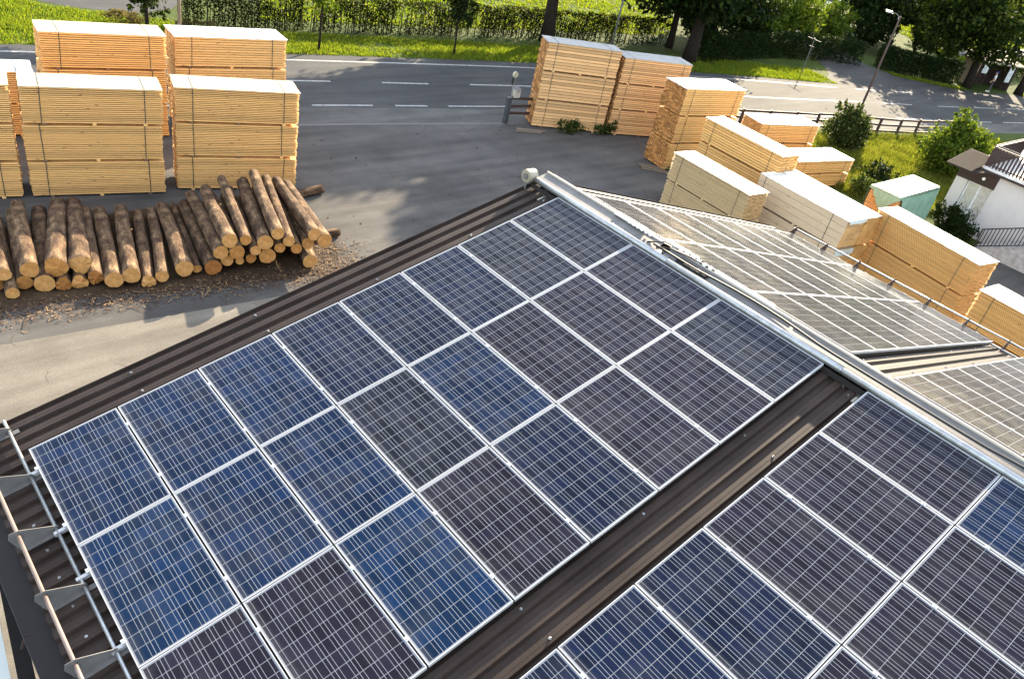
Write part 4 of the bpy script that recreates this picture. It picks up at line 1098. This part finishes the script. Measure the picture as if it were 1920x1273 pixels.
for (a, b) in ((A_, B_), (A_, C_)):
    m.bar((a[0], a[1], 4.02), (b[0], b[1], 4.02), .08, .05); m.bar((a[0], a[1], 3.24), (b[0], b[1], 3.24), .06, .05)
m.build('handrail', DARKWOOD, bal)
for (a, b) in ((A_, B_), (A_, C_)):
    L = math.hypot(b[0] - a[0], b[1] - a[1]); k = int(L / (.15 if a is A_ and b is B_ else .105))
    for i in range(k if b is C_ else 44):
        t = i / k; m = MB(); x, y = a[0] + (b[0] - a[0]) * t, a[1] + (b[1] - a[1]) * t
        w_ = .035 if b is B_ else .05
        m.box(x - w_, y - w_, 3.15, x + w_, y + w_, 3.98); m.build('baluster', DARKWOOD, bal)
m = MB(); m.tube([(.0, 3.05, 4.12), (4.2, 3.05, 4.12)], .02, 6); m.tube([(.0, 3.05, 4.12), (.0, -8, 4.12)], .02, 6)
for y in (3.05, .3, -2.4): m.tube([(.0, y, 4.0), (.0, y, 4.12)], .015, 5)
m.build('top_rail', GALV_DULL, bal)
m = MB(); m.box(5.0, -9, 3.0, 5.2, 3.1, 5.6); m.build('upper_wall', DARKWOOD, hs)
stt = empty('outdoor_stairs', (29.5, 1.45, 0)); tag(stt, 'concrete outdoor stairs with dark iron railing along the white house wall', 'stairs')
m = MB()
for k in range(10): m.box(.0, -.30 * (k + 1), 0, 1.40, -.30 * k, .155 * (k + 1))
m.build('steps', CONC, stt)
m = MB(); m.bar((-.03, .0, 1.0), (-.03, -3.0, 2.6), .05, .05); m.bar((-.03, .0, .16), (-.03, -3.0, 1.76), .04, .04); m.bar((-.03, 0, 0), (-.03, 0, 1.02), .05, .05); m.build('handrail', IRON, stt)
for k in range(22):
    y = -.135 * (k + .6); m = MB(); m.bar((-.03, y, .16 - y * .533), (-.03, y, 1.0 - y * .533), .035, .02); m.build('baluster', IRON, stt)

# ------------------------------------------------------------------ bus shelter, person, cars, far house, bench
sh = empty('bus_shelter', (70.4, 18.2, 0), R(-23)); tag(sh, 'small wooden bus shelter with notices under the roadside tree', 'bus shelter')
m = MB(); m.box(0, .0, 0, .08, 1.8, 2.15); m.build('side_wall', simple('shelter_boards', (.30, .22, .14), .8), sh)
m = MB(); m.box(4.4, .0, 0, 4.48, 1.8, 2.15); m.build('side_wall', simple('shelter_boards_dark', (.07, .05, .035), .8), sh)
m = MB(); m.box(.08, 1.72, 0, 4.4, 1.8, 2.15); m.build('back_wall', DARKWOOD, sh)
m = MB(); m.prism([(-.3, -.35, 2.2), (4.9, -.35, 2.2), (4.9, 2.1, 2.6), (-.3, 2.1, 2.6)], (0, 0, 0), (0, 0, .07)); m.build('roof', simple('shelter_roof', (.07, .06, .05), .8), sh)
m = MB(); m.box(-.3, -.40, 2.17, 4.9, -.35, 2.28); m.build('fascia', simple('shelter_fascia', (.30, .26, .2), .7), sh)
m = MB(); m.box(.15, 1.2, .40, 4.3, 1.65, .46); m.box(.3, 1.25, 0, .36, 1.6, .40); m.box(4.0, 1.25, 0, 4.06, 1.6, .40); m.build('bench', DARKWOOD, sh)
for k, (x, z0_, z1_, w_) in enumerate(((.45, 1.25, 1.95, .6), (3.55, .75, 2.05, .55))):
    m = MB(); m.box(x, -.06, z0_, x + w_, -.03, z1_); nb_ = m.build('notice_board', simple('notice_paper', (.55, .58, .58), .6), sh)
    m = MB()
    for i in range(7): m.box(x + .06, -.066, z0_ + .08 + i * (z1_ - z0_ - .14) / 7, x + w_ - .06 - .1 * (i % 3), -.062, z0_ + .10 + i * (z1_ - z0_ - .14) / 7)
    m.build('printed_line', simple('grey_print', (.22, .24, .24), .7), nb_)
for x in (.42, 1.08, 3.5, 4.14):
    m = MB(); m.box(x - .03, -.05, 0, x + .03, .01, 2.2); m.build('post', DARKWOOD, sh)

def person():
    r = empty('person', (70.9, 16.75, 0), R(200)); tag(r, 'person in white shirt and blue cap standing before the bus shelter', 'person')
    v = {'pel': (0, 0, .92, .13), 'wai': (0, .0, 1.08, .125), 'che': (0, .01, 1.28, .15), 'nk0': (0, .0, 1.43, .075), 'nk': (0, -.005, 1.49, .055), 'hd0': (0, -.015, 1.55, .07), 'hd': (0, -.02, 1.635, .088), 'hdt': (0, -.015, 1.70, .065)}
    e = [('pel', 'wai'), ('wai', 'che'), ('che', 'nk0'), ('nk0', 'nk'), ('nk', 'hd0'), ('hd0', 'hd'), ('hd', 'hdt')]
    for s, n in ((-1, 'l'), (1, 'r')):
        v.update({n + 'hip': (s * .09, 0, .86, .095), n + 'kn': (s * .10, -.02 - .02 * s, .48, .06), n + 'an': (s * .11, .02 - .04 * s, .09, .042), n + 'to': (s * .13, -.13 - .04 * s, .04, .038),
                  n + 'sh': (s * .18, 0, 1.39, .062), n + 'el': (s * .24, .03, 1.12, .043), n + 'wr': (s * .23, -.07 - .08 * (s > 0), .90, .03), n + 'pa': (s * .225, -.10 - .09 * (s > 0), .84, .034)})
        e += [('pel', n + 'hip'), (n + 'hip', n + 'kn'), (n + 'kn', n + 'an'), (n + 'an', n + 'to'), ('che', n + 'sh'), (n + 'sh', n + 'el'), (n + 'el', n + 'wr'), (n + 'wr', n + 'pa')]
        for k in range(5):
            a = (k - 1.5) * .016
            b0 = (s * .225 + (0 if k < 4 else -.0 * s), -.10 - .09 * (s > 0) + a, .815 if k < 4 else .86, .011)
            if k == 4: b0 = (s * .20, -.135 - .09 * (s > 0), .85, .012)
            b1 = (b0[0] - s * .012, b0[1] - .008, b0[2] - (.045, .055, .05, .04, .035)[k], .009); b2 = (b1[0] - s * .016, b1[1] - .004, b1[2] - .025, .008)
            v[n + 'f%d' % k] = b0; v[n + 'g%d' % k] = b1; v[n + 'h%d' % k] = b2
            e += [(n + 'pa', n + 'f%d' % k), (n + 'f%d' % k, n + 'g%d' % k), (n + 'g%d' % k, n + 'h%d' % k)]
    def skin(name, keys, edges, mat, grow=0.0, sub=1, root='pel'):
        ks = [k for k in v if k in keys]
        me = bpy.data.meshes.new(name); me.from_pydata([v[k][:3] for k in ks], [(ks.index(a), ks.index(b)) for a, b in edges if a in ks and b in ks], [])
        o = link(name, me, r); me.materials.append(mat)
        md = o.modifiers.new('skin', 'SKIN'); md.use_smooth_shade = True
        for i, k in enumerate(ks):
            s_ = me.skin_vertices[0].data[i]; s_.radius = (v[k][3] + grow,) * 2; s_.use_root = (k == root)
        sb = o.modifiers.new('sub', 'SUBSURF'); sb.levels = sub; sb.render_levels = sub
        return o
    skin_m = simple('skin_tone', (.50, .30, .21), .55, 0, .05)
    skin('body', set(v), e, skin_m)
    skin('shirt', {'wai', 'che', 'nk0', 'lsh', 'rsh', 'lel', 'rel'}, e, simple('white_shirt', (.75, .75, .75), .8), .014, 1, 'che')
    skin('trousers', {'pel', 'lhip', 'rhip', 'lkn', 'rkn', 'lan', 'ran'}, e, simple('dark_trousers', (.05, .05, .06), .85), .014, 1, 'pel')
    m = MB()
    for s in (-1, 1): m.prism([(s * .12 - .04, -.22 - .04 * s, .0), (s * .12 + .04, -.22 - .04 * s, .0), (s * .12 + .042, .07 - .04 * s, .0), (s * .12 - .042, .07 - .04 * s, .0)], (0, 0, .003), (0, 0, .075))
    m.build('shoes', simple('pale_shoes', (.6, .58, .55), .6), r)
    m = MB(); m.tube([(0, -.015, 1.66), (0, -.012, 1.70), (0, -.01, 1.745), (0, -.01, 1.765)], [.102, .10, .075, .03], 14); m.prism([(-.07, -.10, 1.665), (.07, -.10, 1.665), (.05, -.19, 1.655), (-.05, -.19, 1.655)], (0, 0, 0), (0, 0, .012)); m.build('cap', simple('blue_cap', (.03, .05, .32), .7), r, True)
    m = MB()
    for s in (-1, 1): m.tube([(s * .032, -.103, 1.645), (s * .032, -.112, 1.645)], .012, 8)
    m.build('eyes', RUBBER, r)
    m = MB(); m.prism([(-.014, -.10, 1.60), (.014, -.10, 1.60), (.006, -.10, 1.645), (-.006, -.10, 1.645)], (0, 0, 0), (0, -.024, -.006)); m.build('nose', skin_m, r)
    m = MB(); m.box(-.025, -.103, 1.567, .025, -.096, 1.575); m.build('mouth', simple('lips', (.30, .10, .08), .6), r)
    m = MB()
    for s in (-1, 1): m.tube([(s * .085, -.01, 1.63), (s * .100, .0, 1.635)], [.03, .026], 8)
    m.build('ears', skin_m, r)
    m = MB(); m.tube([(0, .01, 1.60), (0, .012, 1.66)], [.088, .096], 14); m.build('hair', simple('dark_hair', (.04, .025, .015), .7), r, True)
person()
def car(x, y, rz, paint_, label):
    r = empty('parked_car', (x, y, 0), rz); tag(r, label, 'car', 'cars parked behind the trees')
    pm = NT('car_paint'); pm.base(paint_); pm.rough(.25); pm.spec(.6); pm.b.inputs['Coat Weight'].default_value = .6
    sec = [(-2.1, .35, .62, .78), (-1.95, .22, .80, .84), (-1.2, .20, .92, .86), (1.3, .20, .95, .86), (1.95, .22, .92, .84), (2.12, .35, .70, .78)]
    m = MB(); rings = []
    for (xx, z0_, z1_, hw) in sec:
        k = len(m.v); m.v += [(xx, -hw, z0_ + .1), (xx, -hw * .9, z0_), (xx, hw * .9, z0_), (xx, hw, z0_ + .1), (xx, hw, z1_ - .12), (xx, hw * .9, z1_), (xx, -hw * .9, z1_), (xx, -hw, z1_ - .12)]; rings.append(k)
    for a, b in zip(rings, rings[1:]):
        for j in range(8): m.f.append((a + j, a + (j + 1) % 8, b + (j + 1) % 8, b + j)); m.m.append(0)
    for k in (rings[0], rings[-1]): m.f.append(tuple(range(k, k + 8))); m.m.append(0)
    m.quad((-1.35, -.62, 1.42), (.45, -.62, 1.42), (.45, .62, 1.42), (-1.35, .62, 1.42)); m.box(-1.33, -.61, 1.36, .43, .61, 1.415)
    m.build('body', pm.mat, r)
    m = MB()
    b = [(-1.85, -.78, .9), (1.15, -.78, .94), (1.15, .78, .94), (-1.85, .78, .9)]; t = [(-1.35, -.62, 1.37), (.45, -.62, 1.37), (.45, .62, 1.37), (-1.35, .62, 1.37)]
    for i in range(4): m.quad(b[i], b[(i + 1) % 4], t[(i + 1) % 4], t[i])
    m.build('windows', GLASS, r)
    for sx in (-1.3, 1.3):
        for sy in (-.80, .80):
            m = MB(); m.tube([(sx, sy - .1, .31), (sx, sy + .1, .31)], .31, 18); wv = m.build('wheel', RUBBER, r); m = MB(); m.tube([(sx, sy - .105, .31), (sx, sy + .105, .31)], .19, 14); m.build('rim', GALV, wv)
    for sy in (-.6, .6):
        m = MB(); m.box(2.0, sy - .14, .62, 2.13, sy + .14, .78); m.build('headlight', WHITE, r)
car(89.8, 43.9, R(20), (.8, .8, .8), 'white car half hidden behind bushes at the top edge')
car(98.0, 39.0, R(10), (.65, .68, .72), 'silver car glinting behind the dark drooping tree')
fh = empty('far_house', (118, 46, 0), R(-20)); tag(fh, 'pale far house with brown eave at the upper right', 'house')
m = MB(); m.box(-8, 0, 0, 8, 8, 6); m.build('wall', PLASTER, fh)
m = MB(); m.prism([(-9, -1.5, 5.6), (9, -1.5, 5.6), (9, 4, 8.2), (-9, 4, 8.2)], (0, 0, 0), (0, 0, .25)); m.prism([(-9, 9.5, 5.6), (9, 9.5, 5.6), (9, 4, 8.2), (-9, 4, 8.2)], (0, 0, 0), (0, 0, .25)); m.build('roof', simple('maroon_roof', (.10, .03, .03), .7), fh)
for x in (-5, -1, 3):
    m = MB(); m.box(x, -.05, 1, x + 1.4, .02, 2.4); wd_ = m.build('window', GLASS, fh); m = MB()
    for k in range(3): m.box(x + k * .67, -.08, 1, x + k * .67 + .06, -.05, 2.4)
    m.build('frame', WHITE, wd_)
bn = empty('garden_table', (99.7, 24.9, 0), R(-12)); tag(bn, 'small wooden table and bench in the meadow at the right edge', 'table')
m = MB(); m.box(-1.1, -.4, .78, 1.1, .4, .85); m.build('tabletop', DARKWOOD, bn)
for x in (-.8, .8):
    m = MB(); m.box(x - .06, -.3, 0, x + .06, .3, .78); m.build('leg', DARKWOOD, bn)
m = MB(); m.box(-1.1, -.9, .42, 1.1, -.62, .48); m.box(-.8, -.85, 0, -.7, -.65, .42); m.box(.7, -.85, 0, .8, -.65, .42); m.build('bench', DARKWOOD, bn)
print('packs', NPACK[0], 'objects', len(bpy.data.objects))
